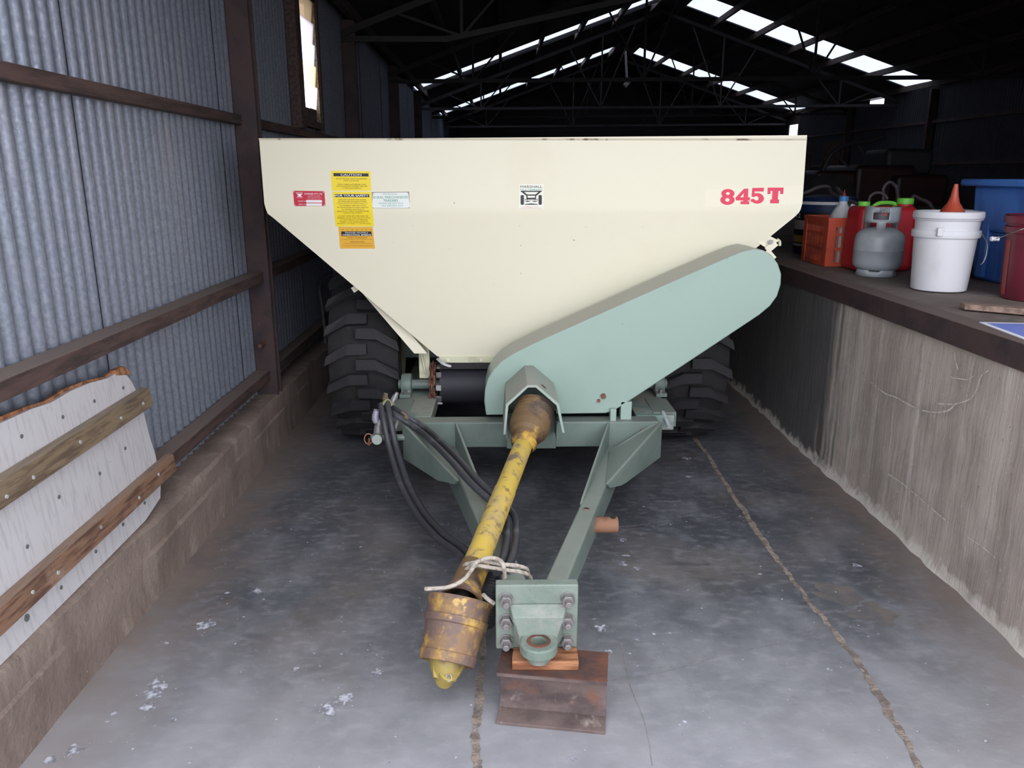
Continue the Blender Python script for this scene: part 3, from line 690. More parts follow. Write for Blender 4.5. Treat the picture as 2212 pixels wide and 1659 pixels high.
for xc in (-.772, 1.098):
    r = TRad-.04
    prof = [(.27,-.15),(.34,-.195),(.43,-.208),(r-.03,-.195),(r-.008,-.15),(r,-.07),(r,.07),(r-.008,.15),(r-.03,.195),(.43,.208),(.34,.195),(.27,.15)]
    mb = MB().lathe([(a, h) for a, h in prof], (xc,TYc,TRad), (1,0,0), 72)
    ty = mb.build('tyre', TYRE, sp, smooth=40)
    # re-centre on the hub
    me = ty.data; c = V(xc,TYc,TRad) - parent_loc(sp)
    me.transform(Matrix.Translation(-c)); ty.location = c
    for k in range(NL):
        for s in (1,-1):
            lo_ = bpy.data.objects.new('tread_lug', lugs[s]); COL.objects.link(lo_); lo_.parent = ty
            lo_.rotation_euler = (2*math.pi*(k + (.5 if s < 0 else 0))/NL + .06, 0, 0)
    MB().lathe([(.0,-.03),(.10,-.03),(.12,-.05),(.24,-.06),(.275,-.15),(.285,-.155),(.285,.155),(.275,.15),(.24,.06),(.12,.05),(.10,.03),(0,.03)], (xc,TYc,TRad), (1,0,0), 40).build('rim', CREAMD, ty)
MB().box(-.6,.92,TYc-.05,TYc+.05,TRad-.05,TRad+.05).build('axle', GREEND, sp)

# small hydraulic ram eye and locking pin beside the left tyre
pk = MB().cyl(aY(905,945,3.69), aY(802,945,3.69), .0165, n=20).build('cross_pin', GREEND, sp)
MB().tube([aY(796+9*math.cos(a),948+11*math.sin(a),3.685) for a in [k*math.pi/8 for k in range(16)]], .0026, 6, closed=True).build('lynch_ring', M('copper_wire', (196,130,104), .5, .3), pk)
MB().cyl(aY(798,946,3.685), aY(797,962,3.685), .006, n=8).build('lynch_pin', RUSTC, pk)
rc = MB().lathe([(0,-.05),(.024,-.05),(.0255,-.046),(.0255,.046),(.024,.05),(0,.05)], aY(816,948,3.67), (.08,-1,.25), 28).build('ram_eye', M('grey_green_casting', (140,150,142), .5, layers=[((110,112,106), 14, .5, .65)]), sp)
MB().tube([aY(818,945,3.70), aY(818,922,3.70), aY(820,905,3.70)], [.03,.022,.017], 16).build('ram_neck', STEELG, rc)
MB().tube([aY(814,912,3.69), aY(811,905,3.69), aY(811,897,3.69), aY(814,886,3.69)], [.0165,.019,.017,.0155], 14).build('ram_gland', M('violet_grey_metal', (168,166,182), .4, .3), rc)

# ------------------------------------------------------------------ decals and lettering on the hopper
def flat_quad_pt(q, u, v):   # q: TL, TR, BR, BL survey stations
    ax = q[0][0]*(1-u)*(1-v) + q[1][0]*u*(1-v) + q[2][0]*u*v + q[3][0]*(1-u)*v
    ay = q[0][1]*(1-u)*(1-v) + q[1][1]*u*(1-v) + q[2][1]*u*v + q[3][1]*(1-u)*v
    return ax, ay
def on_panel(q, u, v, lift):
    p = hfront(*flat_quad_pt(q, u, v)); return V(p.x, p.y - lift, p.z)
def decal(name, q, mat, rows=10, lift=.0012, rect=(0,0,1,1), parent=None):
    mb = MB(); u0, v0, u1, v1 = rect
    for i in range(rows+1):
        v = v0 + (v1-v0)*i/rows
        mb.v += [on_panel(q, u0, v, lift), on_panel(q, u1, v, lift)]
    for i in range(rows): mb.f.append([2*i, 2*i+1, 2*i+3, 2*i+2])
    return mb.build(name, mat, parent or sp, smooth=0)
def text_tris(s, bold=0.0):
    cu = bpy.data.curves.new('t', 'FONT'); cu.body = s; cu.size = 1.0; cu.offset = bold; cu.resolution_u = 2; cu.fill_mode = 'FRONT'
    ob = bpy.data.objects.new('t', cu); me = ob.to_mesh()
    vs = [v.co.copy() for v in me.vertices]; fs = [list(p.vertices) for p in me.polygons]
    ob.to_mesh_clear(); bpy.data.objects.remove(ob); bpy.data.curves.remove(cu)
    return vs, fs
def lettering(lines, q, mat, parent, lift=.0024, name='lettering', mapper=None):
    """lines: (text, u0, u1, v_top, v_bottom, bold) stretched to fill its box"""
    mb = MB()
    for ln in lines:
        s, u0, u1, v0, v1 = ln[:5]; bold = ln[5] if len(ln) > 5 else .0
        vs, fs = text_tris(s, bold)
        if not vs: continue
        xa, xb = min(p.x for p in vs), max(p.x for p in vs); ya, yb = (min(p.y for p in vs), max(p.y for p in vs))
        out = []
        for p in vs:
            u = u0 + (u1-u0)*(p.x-xa)/max(1e-6, xb-xa); v = v1 + (v0-v1)*(p.y-ya)/max(1e-6, yb-ya)
            out.append(mapper(u, v) if mapper else on_panel(q, u, v, lift))
        mb.add(out, fs)
    return mb.build(name, mat, parent, smooth=0)
def flatm(name, c, r=.45): return M(name, c, r)
YST, OST, BST, RST, WST, TEALI, PINK, PINKW = flatm('yellow_decal', (250,222,44)), flatm('amber_decal', (236,180,60)), flatm('black_ink', (36,32,34)), flatm('red_plate', (202,34,62), .35), flatm('white_ink', (240,240,240)), flatm('teal_ink', (60,150,128)), flatm('crimson_ink', (226,52,88)), flatm('pale_red_ink', (214,130,128))
BRN = flatm('brown_ink', (96,80,24)); BRN2 = flatm('dark_amber_ink', (100,62,20))
q = [(715,369),(800,370),(802,412),(717,412)]
d1 = decal('caution_decal', q, YST); d1['label'] = 'yellow caution sticker'
decal('black_band', q, BST, 2, .0018, (.06,.11,.95,.27), d1)
lettering([('CAUTION', .24,.77,.14,.245,.008)], q, WST, d1, .0026)
lettering([('DO NOT REVERSE WHILE THE SPREADER', .12,.9,.36,.42), ('DRIVE IS ENGAGED', .31,.7,.46,.52), ('CHECK WHEEL NUTS BEFORE USING', .15,.88,.65,.71), ('THE MACHINE FOR THE FIRST TIME AND', .12,.91,.745,.805), ('AT REGULAR INTERVALS', .27,.76,.84,.90)], q, BRN, d1)
q = [(718,414),(802,414),(808,489),(725,489)]
d2 = decal('safety_decal', q, YST, 20); d2['label'] = 'tall yellow safety sticker'
decal('black_band', q, BST, 3, .0018, (.055,.07,.94,.16), d2)
lettering([('FOR YOUR SAFETY', .07,.92,.085,.145,.02)], q, WST, d2, .0026)
tx = ['TURN OFF THE TRACTOR ENGINE','OR SPREADER ENGINE IF FITTED','WHEN MAKING ANY ADJUSTMENTS TO','THE VEE BELTS AND SPROCKETS','ON THE MACHINE OR WHEN CARRYING','OUT NORMAL MAINTENANCE','REPLACE ALL SAFETY GUARDS AFTER','MAKING ADJUSTMENTS.','','DO NOT STAND OR WORK NEAR THE','SPINNERS WHILE THEY ARE ROTATING','DO NOT OPERATE THE SPREADER','WHERE IT CAN CAUSE DAMAGE TO','PROPERTY OR INJURY TO BYSTANDERS.']
ls = []; v = .215
for s in tx:
    if s: wd = .0265*len(s); ls.append((s, .49-wd/2, .49+wd/2, v, v+.033)); v += .056
    else: v += .022
lettering(ls, q, BRN, d2)
q = [(731,490),(805,490),(810,537),(735,537)]
d3 = decal('speed_decal', q, OST, 3); d3['label'] = 'amber warning sticker'
decal('black_band', q, BST, 1, .0018, (.07,.21,.95,.42), d3)
lettering([('TRAILER MODELS', .17,.85,.235,.30), ('OPERATING SPEEDS', .1,.93,.335,.40,.02)], q, WST, d3, .0026)
lettering([('W', .08,.15,.12,.16), ('A', .24,.29,.12,.16), ('R', .38,.43,.12,.16), ('N', .52,.58,.12,.16), ('I', .665,.685,.12,.16), ('N', .77,.83,.12,.16), ('G', .9,.95,.12,.16), ('VEE BELT ENGAGEMENT', .22,.82,.475,.52), ('To engage or disengage drive reduce ground speed below 8km/h', .08,.96,.56,.595), ('SPREADING SPEED', .3,.73,.665,.71), ('Do not exceed recommended spreading speed of 20km/h', .13,.93,.745,.78), ('Note: refer to the operators manual before using machine', .09,.95,.83,.86), ('on rough or hilly ground reduce forward speed', .12,.93,.875,.905)], q, BRN2, d3)
q = [(633,412),(701,413),(703,445),(636,445)]
d4 = decal('maker_plate', q, RST, 3); d4['label'] = 'small red metal maker plate'
decal('serial_box', q, WST, 1, .0018, (.39,.60,.90,.77), d4); decal('serial_box', q, WST, 1, .0018, (.39,.82,.89,.98), d4)
lettering([('ROESNER PTY LTD', .36,.93,.14,.24,.01), ('HARVEY WA 6220', .48,.84,.31,.355), ('PHONE (08) 9729 1383', .43,.88,.41,.455), ('FAX (08) 9729 1420', .46,.86,.51,.555), ('MODEL No', .14,.37,.64,.72), ('SERIAL No', .14,.37,.85,.92), ('ROESNER', .09,.31,.085,.155), ('MARSHALL', .09,.31,.43,.465)], q, WST, d4, .0026)
mb = MB()
for poly in ([(.1,.19),(.30,.19),(.24,.29),(.24,.31),(.16,.31),(.16,.29)], [(.16,.31),(.24,.31),(.29,.39),(.11,.39)]):
    o_ = len(mb.v); mb.v += [on_panel(q, u, v_, .0026) for u, v_ in poly]; mb.f.append(list(range(o_, o_+len(poly))))
mb.build('maker_mark', WST, d4, smooth=0)
for u, v_ in ((.03,.06),(.97,.06),(.03,.94),(.97,.94)):
    p = on_panel(q, u, v_, .001); MB().cyl(p, p-V(0,.003,0), .003, n=8).build('rivet', PALEST, d4)
q = [(803,415),(884,414),(885,450),(805,450)]
d5 = decal('dealer_decal', q, flatm('grey_decal', (150,142,138)), 3); d5['label'] = 'white dealer sticker with teal print'
mb = MB(); rr = []
for cx_, cy_, a0 in ((.08,.16,180),(.92,.16,270),(.95,.86,0),(.05,.86,90)):
    for k in range(5):
        a = math.radians(a0+k*22.5); rr.append((cx_+.055*math.cos(a), cy_+.12*math.sin(a)))
mb.v = [on_panel(q, u, v_, .0018) for u, v_ in rr]; mb.f = [list(range(len(rr)))]
mb.build('white_field', flatm('white_vinyl', (236,240,234)), d5, smooth=0)
lettering([('Distributed by', .3,.68,.09,.19), ('RURAL MERCHANDISE', .04,.96,.25,.40), ('TRADERS', .3,.69,.45,.60,.01), ('PHONE (08) 8276 2013', .17,.82,.65,.76), ('FAX (08) 8275 5413', .26,.82,.80,.91)], q, TEALI, d5, .0026)
# emblem
q = [(1121,398),(1174,398),(1174,451),(1121,451)]
d6 = decal('emblem_decal', q, flatm('emblem_ground', (240,240,228)), 2); d6['label'] = 'small emblem of a hopper between two wheels'
lettering([('MARSHALL', .06,.95,.05,.15)], q, flatm('maroon_ink', (58,34,36)), d6)
lettering([('MULTISPREAD', .06,.95,.19,.26)], q, TEALI, d6)
lettering([('ROESNER PTY LTD', .22,.78,.90,.93), ('HARVEY WESTERN AUSTRALIA', .06,.94,.955,.985)], q, PINKW, d6)
K = lambda x, y: ((x-565)/740, (y-245)/745)   # emblem artwork units
mb = MB()
def pl(*pts):
    o_ = len(mb.v); mb.v += [on_panel(q, *K(*p), .0026) for p in pts]; mb.f.append(list(range(o_, o_+len(pts))))
pl((620,445),(1250,445),(1250,478),(620,478)); pl((620,460),(710,470),(815,560),(790,600)); pl((1250,460),(1165,470),(1060,560),(1085,600))
pl((790,555),(1090,555),(1080,592),(800,592)); pl((790,590),(825,592),(825,690),(790,690)); pl((1050,592),(1082,590),(1078,690),(1050,690))
pl((800,655),(1070,655),(1075,710),(795,710)); pl((735,692),(800,696),(800,712),(735,712)); pl((1070,696),(1135,692),(1135,712),(1070,712))
for x0, x1 in ((615,715),(1155,1255)): pl((x0,590),(x0+30,572),(x1-30,572),(x1,590),(x1,850),(x1-30,868),(x0+30,868),(x0,850))
for xc in (828,1045):
    for k in range(8):
        a, b_ = -95+k*24, -95+(k+1)*24
        f1 = lambda t: 735+40*(1-(t/95)**2); f2 = lambda t: 735+18*(1-(t/95)**2)
        pl((xc+a,f1(a)+6),(xc+b_,f1(b_)+6),(xc+b_,f2(b_)),(xc+a,f2(a)))
    pl((xc-6,712),(xc+6,712),(xc+6,752),(xc-6,752))
pl((735,848),(935,825),(1130,848),(1130,866),(735,866))
mb.build('emblem_mark', BST, d6, smooth=0)
# red model number 845T, slab letters
q = [(1523,408),(1735,401),(1733,441),(1523,447)]
d7 = decal('number_backing', q, flatm('clear_vinyl', (236,231,208), .38), 2, .0006); d7['label'] = 'clear film behind the red model number'
mb = MB()
NS = [0]
def S(*pts, lift=.0016):
    o_ = len(mb.v); NS[0] += 1; lift += NS[0]*.000012
    for x, y in pts:
        p = hfront(1500+x/9.217, 380+y/9.217); mb.v.append(V(p.x, p.y-lift, p.z))
    mb.f.append(list(range(o_, o_+len(pts))))
S((1457,232),(1776,232),(1767,360),(1705,360),(1710,300),(1515,300),(1512,362),(1453,362))
S((1552,299),(1672,299),(1660,472),(1540,472)); S((1510,470),(1686,470),(1680,546),(1503,546))
S((988,255),(1074,252),(1060,562),(966,562)); S((986,256),(1035,280),(908,428),(812,438)); S((812,428),(1104,424),(1102,488),(826,488)); S((920,506),(1092,504),(1088,566),(914,562))
S((1154,240),(1386,235),(1376,312),(1190,306)); S((1152,242),(1204,244),(1192,420),(1134,414))
def annul(cx_, cy_, rx, ry, ix, iy, a0, a1, n=26, off=(0,0)):
    for k in range(n):
        a, b_ = math.radians(a0+(a1-a0)*k/n), math.radians(a0+(a1-a0)*(k+1)/n)
        S((cx_+rx*math.cos(a),cy_+ry*math.sin(a)),(cx_+rx*math.cos(b_),cy_+ry*math.sin(b_)),(cx_+off[0]+ix*math.cos(b_),cy_+off[1]+iy*math.sin(b_)),(cx_+off[0]+ix*math.cos(a),cy_+off[1]+iy*math.sin(a)))
annul(1250,447,132,106,48,44,-150,170, off=(-22,0)); S((1116,478),(1200,470),(1222,488),(1130,520))
annul(665,350,132,90,38,30,0,360); annul(656,478,143,98,44,38,0,360)
mb.build('model_number', PINK, sp, smooth=0)['label'] = 'crimson slab-serif model number'

# ================================================================== LOOSE THINGS ROUND THE HITCH
# rusty beam offcut standing on its flange
ax_ = (V(.304,1.956,0) - V(-.018,2.007,0)).normalized(); nx_ = V(-ax_.y, ax_.x, 0)
c0 = V(-.018,2.007,0); LB = .326
ib = thing('steel_beam_offcut', c0 + ax_*LB/2 + nx_*.085, 'short rusty steel beam offcut propping up the hitch', 'beam')
def bp(s, t, z): return c0 + ax_*s + nx_*t + V(0,0,z)
prof = [(0,0),(.17,0),(.17,.012),(.105,.017),(.095,.026),(.091,.05),(.091,.125),(.095,.145),(.105,.153),(.155,.158),(.155,.172),(.012,.172),(.012,.158),(.06,.153),(.072,.145),(.079,.125),(.079,.05),(.073,.026),(.062,.017),(0,.010)]
MB().prism([bp(0,t,z) for t, z in prof], ax_*LB).build('beam_body', BEAMRUST, ib, bev=.0015, smooth=30)
MB().prism([bp(-.0005,t,z) for t, z in ((.010,.1715),(.157,.1715),(.157,.1735),(.010,.1735))], ax_*(LB+.001)).build('rusted_top', RUST, ib, smooth=0)
o = MB().hexa([V(.030,2.026,.1737), V(.228,2.021,.1737), V(.230,2.098,.1737), V(.034,2.098,.1737)], [V(.030,2.026,.2035), V(.228,2.021,.2035), V(.230,2.098,.2035), V(.034,2.098,.2035)]).build('timber_block', TIMBO, bev=.003)
o.data.transform(Matrix.Translation((-.13,-2.06,-.1737))); o.location = (.13,2.06,.1737)
tag(o, 'orange-brown hardwood block wedged under the hitch eye', 'block')

# PTO drive shaft
A = aY(1156,884,3.46); Bq = aY(1132,957,3.26); Cq = aY(1024,1228,2.385); Dq = aY(1004,1272,2.305)
T0 = aY(990,1316,2.20); T1 = aY(966,1432,2.10)
sh = thing('drive_shaft', (T1.x, T1.y, .05), 'yellow guarded drive shaft drooping beside the drawbar', 'shaft')
MB().tube([Bq, Bq.lerp(Cq,.45), Bq.lerp(Cq,.452), Cq], [.0415,.0415,.044,.044], 28).build('guard_tube', YEL, sh)
d = (A-Bq).normalized(); L_ = (A-Bq).length
pr = [(.046,-.03),(.052,-.02),(.060,.0)]
for k in range(10):
    t = k/9; r = .050 + .042*min(1, max(0,(t-.08))/.32)**.7; pr += [(r, .01+L_*t*.95), (r-.009 if k > 3 else r+.002, .01+L_*t*.95+.009)]
pr += [(.06, L_+.02), (0, L_+.02)]
MB().lathe(pr, Bq, d, 32).build('bellows_cone', YELB, sh, smooth=25)
d2_ = (Dq-Cq).normalized()
MB().tube([Cq - d2_*.01, Dq], [.0485,.052], 28).build('collar', YELB, sh)
MB().lathe([(.0525,-.003),(.0545,0),(.0525,.003)], Dq, d2_, 28).build('clamp_wire', M('blue_wire', (96,120,136), .4, .4), sh)
p_ = Cq.lerp(Dq,.55) + V(-.012,-.049,.012)
MB().lathe([(.002,0),(.006,0),(.006,.003),(.002,.003)], p_, (-.2,-1,.25), 14).build('eyelet', PALEST, sh)
bd = (T0 + (T1-T0)*.12 - Dq).normalized(); Lb = (T0-Dq).length
pr = [(.05,-.005)]
for k in range(6):
    t = k/5; r = .052 + .018*t; pr += [(r, Lb*t*.62), (r+.005, Lb*t*.62+.006)]
pr += [(.074, Lb*.68), (.068, Lb*.69), (.062, Lb*.6), (.04, Lb*.2)]
MB().lathe(pr, Dq, bd, 32).build('bellows_neck', YELD, sh, smooth=25)
ba = (T1-T0).normalized(); hb = (T1-T0).length
pr = [(.108,-.028),(.104,-.022),(.100,.0),(.099,.028),(.102,.030),(.100,.05),(.094,.054),(.090,.085),(.087,hb-.03),(.090,hb-.028),(.087,hb),(.083,hb+.002),(.080,hb-.002),(.084,.05),(.094,.0),(.103,-.026),(.108,-.028)]
bell = MB().lathe(pr, T0, ba, 40).build('bell_guard', YELD, sh, smooth=40)
mb = MB().lathe([(.0,hb-.06),(.055,hb-.06),(.055,hb+.004),(.045,hb+.03),(.032,hb+.05),(.0,hb+.05)], T0, ba, 24)
yk = mb.build('joint_yoke', YOKE, sh)
MB().tube([Dq.lerp(T0,.3), T0.lerp(T1,.5)], [.03,.045], 16).build('joint_cross', SKIRT, yk)
rt_ = ba.cross(V(0,1,0)).normalized(); fr_ = rt_.cross(ba)
e0 = T1 + ba*.005
for s in (-1,1):
    MB().prism([e0 + rt_*s*.05 - ba*.01 + fr_*.03, e0 + rt_*s*.05 - ba*.01 - fr_*.03, e0 + rt_*s*.034 + ba*.045 - fr_*.026, e0 + rt_*s*.034 + ba*.045 + fr_*.026], -rt_*s*.014).build('yoke_ear', YOKE, yk, bev=.003)
MB().cyl(e0 + ba*.02 - fr_*.03 + rt_*.008, e0 + ba*.050 + fr_*.01, .031, .027, n=24).build('yoke_hub', YOKE, yk, bev=.004)
pz = e0 + ba*.038 - fr_*.032 + rt_*.010
MB().lathe([(.004,0),(.011,0),(.011,.012),(.007,.013),(.004,.006)], pz, -fr_, 18).build('lock_collar', STEELG, yk)

# hydraulic hoses
def hose(pts, r, label, group=None):
    path = smooth_path(pts, 7)
    mb = MB().tube(path, r, 12); o = mb.build('hydraulic_hose', HOSE)
    c = path[-1].copy(); c.z = 0
    o.data.transform(Matrix.Translation(-c)); o.location = c
    return tag(o, label, 'hose', 'hydraulic hoses tied to the drawbar')
up_ = [aY(838,872,3.80), aY(850,882,3.76), aY(880,900,3.70), aY(925,930,3.62), aZ(985,985,.40), aZ(1035,1040,.375), aZ(1105,1105,.31), aZ(1115,1150,.302), aZ(1108,1200,.302), aZ(1094,1232,.302)]
hose([p + V(0,0,.0) for p in up_], .0145, 'upper black hose lying along the drawbar from the bearing')
hose([p + V(-.034,-.016,0) for p in up_], .0145, 'black hose just below the upper one on the drawbar')
dn_ = [aY(836,868,3.72), aY(843,905,3.66), aY(856,965,3.60), aY(880,1040,3.45), aY(915,1105,3.25), aY(960,1155,3.02), aY(1005,1188,2.85), aY(1028,1218,2.70), aY(1040,1256,2.50)]
hose(dn_, .0155, 'black hose hanging in a low loop left of the drawbar')
dn2 = [p + V(-.030,-.014,-.006) for p in dn_]
hose(dn2, .0145, 'outermost black hose of the low hanging loop')
# corrugated conduit sleeve over the hose ends
pa = smooth_path([aY(1066,1246,2.46), aY(1058,1278,2.41), aY(1053,1312,2.39), aY(1050,1348,2.40)], 14)
mb = MB(); rr = [.027 + (.004 if k % 2 else 0) for k in range(len(pa))]
o = mb.tube(pa, rr, 18).build('conduit_sleeve', BLACKR, smooth=20); tag(o, 'black ribbed conduit sleeve tucked behind the yellow bell', 'conduit')
c = pa[-1].copy(); o.data.transform(Matrix.Translation(-c)); o.location = c
# hose couplings and tie
cp = thing('hose_coupling', aY(838,880,3.76), 'taped hose couplings bundled beside the roller bearing', 'coupling')
MB().tube([aY(833,866,3.74), aY(832,856,3.74), aY(833,850,3.74)], [.017,.013,.011], 12).build('steel_end', TIMBG, cp)
MB().tube([aY(847,872,3.75), aY(853,858,3.75), aY(858,848,3.75)], [.018,.016,.008], 12).build('steel_end', STEELG, cp)
MB().tube(smooth_path([aY(824,892,3.70), aY(828,872,3.70), aY(838,864,3.72), aY(846,874,3.72), aY(836,880,3.70)], 6), .006, 8).build('twine_tie', M('green_twine', (140,142,104), .9), cp)
o = MB().tube(smooth_path([aY(868,890,3.66), aY(876,896,3.65), aY(880,904,3.65), aY(873,900,3.64)], 6), .006, 8).build('strap_knot', M('brown_strap', (112,98,86), .9)); tag(o, 'frayed brown strap knot on the upper hose', 'strap')
c = aY(876,900,3.66); o.data.transform(Matrix.Translation(-c)); o.location = c

# rope
ROPE = M('pale_rope', (188,178,166), .9, layers=[((150,140,128), 60, .5, .6)], bump=(300,.4))
rp = thing('tie_rope', aZ(1040,1235,.30), 'pale cord lashing the yellow shaft to the drawbar', 'rope')
def aYr(x, y, Y): return aY(x, y, Y-.06)
def R_(pts, nm): MB().tube(smooth_path(pts, 7), .0068, 8).build(nm, ROPE, rp)
yr = 2.40
R_([aYr(1000,1245,2.50), aYr(1003,1222,2.41), aYr(1025,1215,2.375), aYr(1050,1213,2.37), aYr(1085,1219,2.33), aYr(1115,1222,2.32), aYr(1136,1228,2.34), aYr(1141,1238,2.40)], 'rope_turn')
R_([aYr(998,1250,2.48), aYr(1005,1232,2.395), aYr(1028,1222,2.365), aYr(1060,1226,2.35), aYr(1100,1232,2.32), aYr(1136,1239,2.32), aYr(1147,1250,2.36)], 'rope_turn')
R_([aYr(1010,1228,2.385), aYr(1030,1214,2.36), aYr(1058,1205,2.345), aYr(1082,1212,2.325), aYr(1089,1230,2.315), aYr(1091,1255,2.32)], 'rope_bight')
R_([aYr(1030,1214,2.36), aYr(1018,1232,2.33), aYr(1004,1250,2.28), aYr(985,1262,2.25), aYr(960,1270,2.25), aYr(918,1272,2.26)], 'rope_tail')
R_([aYr(1043,1284,2.22), aYr(1055,1295,2.22), aYr(1068,1304,2.22)], 'rope_turn')

# ================================================================== LEFT SIDE
# broken white panel leaning on the kerb, with two battens
def bpt(y, z):   # leaning plane: foot on the kerb, head against the rails
    t = (z-.30)/.65; return V(-1.362 - .055*t, y, z)
bdp = thing('broken_panel', (-1.38, 2.2, .306), 'broken white wood-grain panel with two battens leaning on the kerb', 'panel')
WGR = M('white_woodgrain_laminate', (190,187,190), .55, layers=[((170,166,169), 7, .5, .62, (9,9,1), 5, .7), ((150,140,140), 30, .7, .76, (1,1,1), 3, .7)])
CHIP = M('brown_chipboard_edge', (166,112,76), .9, layers=[((110,72,50), 40, .45, .6)], bump=(120,.5))
ed = [(1.5,.312),(1.95,.309),(2.5,.312),(2.78,.316),(2.93,.345),(2.96,.40),(2.965,.52),(2.95,.60),(2.945,.70),(2.92,.80),(2.90,.84),(2.87,.875),(2.82,.893),(2.74,.89),(2.62,.905),(2.5,.91),(2.38,.905),(2.28,.915),(2.1,.92),(1.5,.93)]
MB().prism([bpt(y,z) for y, z in ed], (-.014,0,-.002)).build('laminate_sheet', WGR, bdp, smooth=0)
rag = [(y + random.uniform(-.006,.006), z + random.uniform(.0,.010) if z > .8 else z) for y, z in ed]
MB().prism([bpt(y,z) + V(-.0145,0,0) for y, z in [(a, b_+.004) if b_ > .8 else (a+.004 if a > 2.9 else a, b_) for a, b_ in rag]], (-.012,0,-.002)).build('chipboard_core', CHIP, bdp, smooth=0)
MB().prism([bpt(2.80,.885)+V(.001,0,0), bpt(2.90,.862)+V(.001,0,0), bpt(2.905,.872)+V(.001,0,0), bpt(2.87,.903)+V(.001,0,0), bpt(2.80,.905)+V(.001,0,0)], (-.02,0,0)).build('bare_chip_corner', CHIP, bdp, smooth=0)
for z0, z1, yend, m_, zz in ((.712,.785,2.955,TIMBG,.012), (.405,.475,3.04,TIMBB,.016)):
    a, b_ = bpt(1.5,z0), bpt(yend,z0+zz); h = z1-z0
    bt_ = MB().hexa([a+V(.001,0,0), bpt(1.5,z1)+V(.001,0,0), bpt(1.5,z1)+V(.037,0,0), a+V(.037,0,0)], [b_+V(.001,0,0), bpt(yend,z1+zz)+V(.001,0,0), bpt(yend,z1+zz)+V(.037,0,0), b_+V(.037,0,0)]).build('batten', m_, bdp, bev=.002)
    for yy in (2.02,2.15,2.42,2.7,2.88):
        c = bpt(yy, (z0+z1)/2 + random.uniform(-.015,.015) + zz*(yy-1.5)/1.5) + V(.036,0,0)
        MB().cyl(c, c+V(.004,0,0), .006, n=10).build('screw', PALEST, bt_)
for yy, z in ((2.05,.87),(2.2,.855),(2.42,.845),(2.62,.84),(2.83,.83),(2.3,.62),(2.55,.60),(2.75,.62),(2.1,.55),(2.42,.37),(2.62,.375),(2.8,.38),(2.2,.36),(2.02,.365)):
    c = bpt(yy,z); MB().cyl(c, c+V(.003,0,0), .0065 if yy > 2.06 else .011, n=10).build('screw', M('dull_screw_%d' % int(yy*100), (120,120,120), .5, .4), bdp)

# bent grey pipe standing against the wall behind the tyre
pp = [aX(706,780,-1.37), aX(700,700,-1.38), aX(694,650,-1.40), aX(690,622,-1.41), aX(695,607,-1.415), aX(707,598,-1.42), aX(722,590,-1.425)]
pp[0] = V(-1.37, pp[0].y, .31)
o = MB().tube(smooth_path(pp,6), .013, 10).build('bent_pipe', M('dull_pipe', (72,74,76), .6)); tag(o, 'bent grey pipe leaning on the wall behind the tyre', 'pipe')
c = pp[0].copy(); o.data.transform(Matrix.Translation(-c)); o.location = c

# ================================================================== DOCK THINGS
Zd = ZD
def put(o, c):
    o.data.transform(Matrix.Translation(-V(*c))); o.location = c; return o
# white pails, one nested in the other, with lid
bx, by = 2.205, 3.90
WHT = M('white_pail_plastic', (216,216,221), .42, layers=[((196,194,194), 4, .55, .75, (1,1,.5)), ((120,112,104), 26, .73, .78, (1,1,1), 3, .8)])
pl_ = thing('plastic_pail', (bx,by,Zd), 'tall white plastic pail with a second pail nested inside', 'pail')
MB().lathe([(0,.002),(0.1193,.002),(0.1260,.006),(0.1277,.02),(0.1411,.262),(0.1520,.264),(0.1537,.270),(0.1537,.294),(0.1512,.298),(0.1428,.298),(0.1394,.27),(0.1226,.02),(0,.012)], (bx,by,Zd), n=48).build('outer_pail', WHT, pl_)
MB().lathe([(0.1260,.03),(0.1428,.298),(0.1445,.345),(0.1546,.348),(0.1554,.352),(0.1478,.354),(0.1562,.356),(0.1579,.362),(0.1562,.384),(0.1512,.388),(0.1428,.386),(0.1394,.36),(0.1218,.04)], (bx,by,Zd), n=48).build('inner_pail', WHT, pl_)
MB().lathe([(0,.352),(0.1411,.352),(0.1411,.358),(0,.358)], (bx,by,Zd), n=40).build('lid', WHT, pl_)
MB().box(bx-.113,bx-.084,by-.132,by-.113,Zd+.275,Zd+.315).build('clip', WHT, pl_, bev=.003)
MB().tube(smooth_path([V(bx+.126,by-.088,Zd+.285), V(bx+.160,by-.085,Zd+.24), V(bx+.166,by-.085,Zd+.19), V(bx+.155,by-.09,Zd+.15), V(bx+.140,by-.093,Zd+.135)],6), .003, 6).build('wire_handle', STEELG, pl_)
fz = Zd+.3585
ORG = M('orange_red_plastic', (178,78,58), .45, layers=[((160,58,40), 6, .5, .7)])
o = put(MB().lathe([(.064,0),(.068,.004),(.056,.026),(.037,.056),(.028,.068),(.018,.10),(.009,.158),(.007,.158),(.015,.10),(.024,.07),(.044,.04),(.06,.004)], (bx+.0,by-.03,fz), n=36).build('funnel', ORG), (bx,by-.03,fz)); tag(o, 'orange funnel upturned on the white pail', 'funnel')

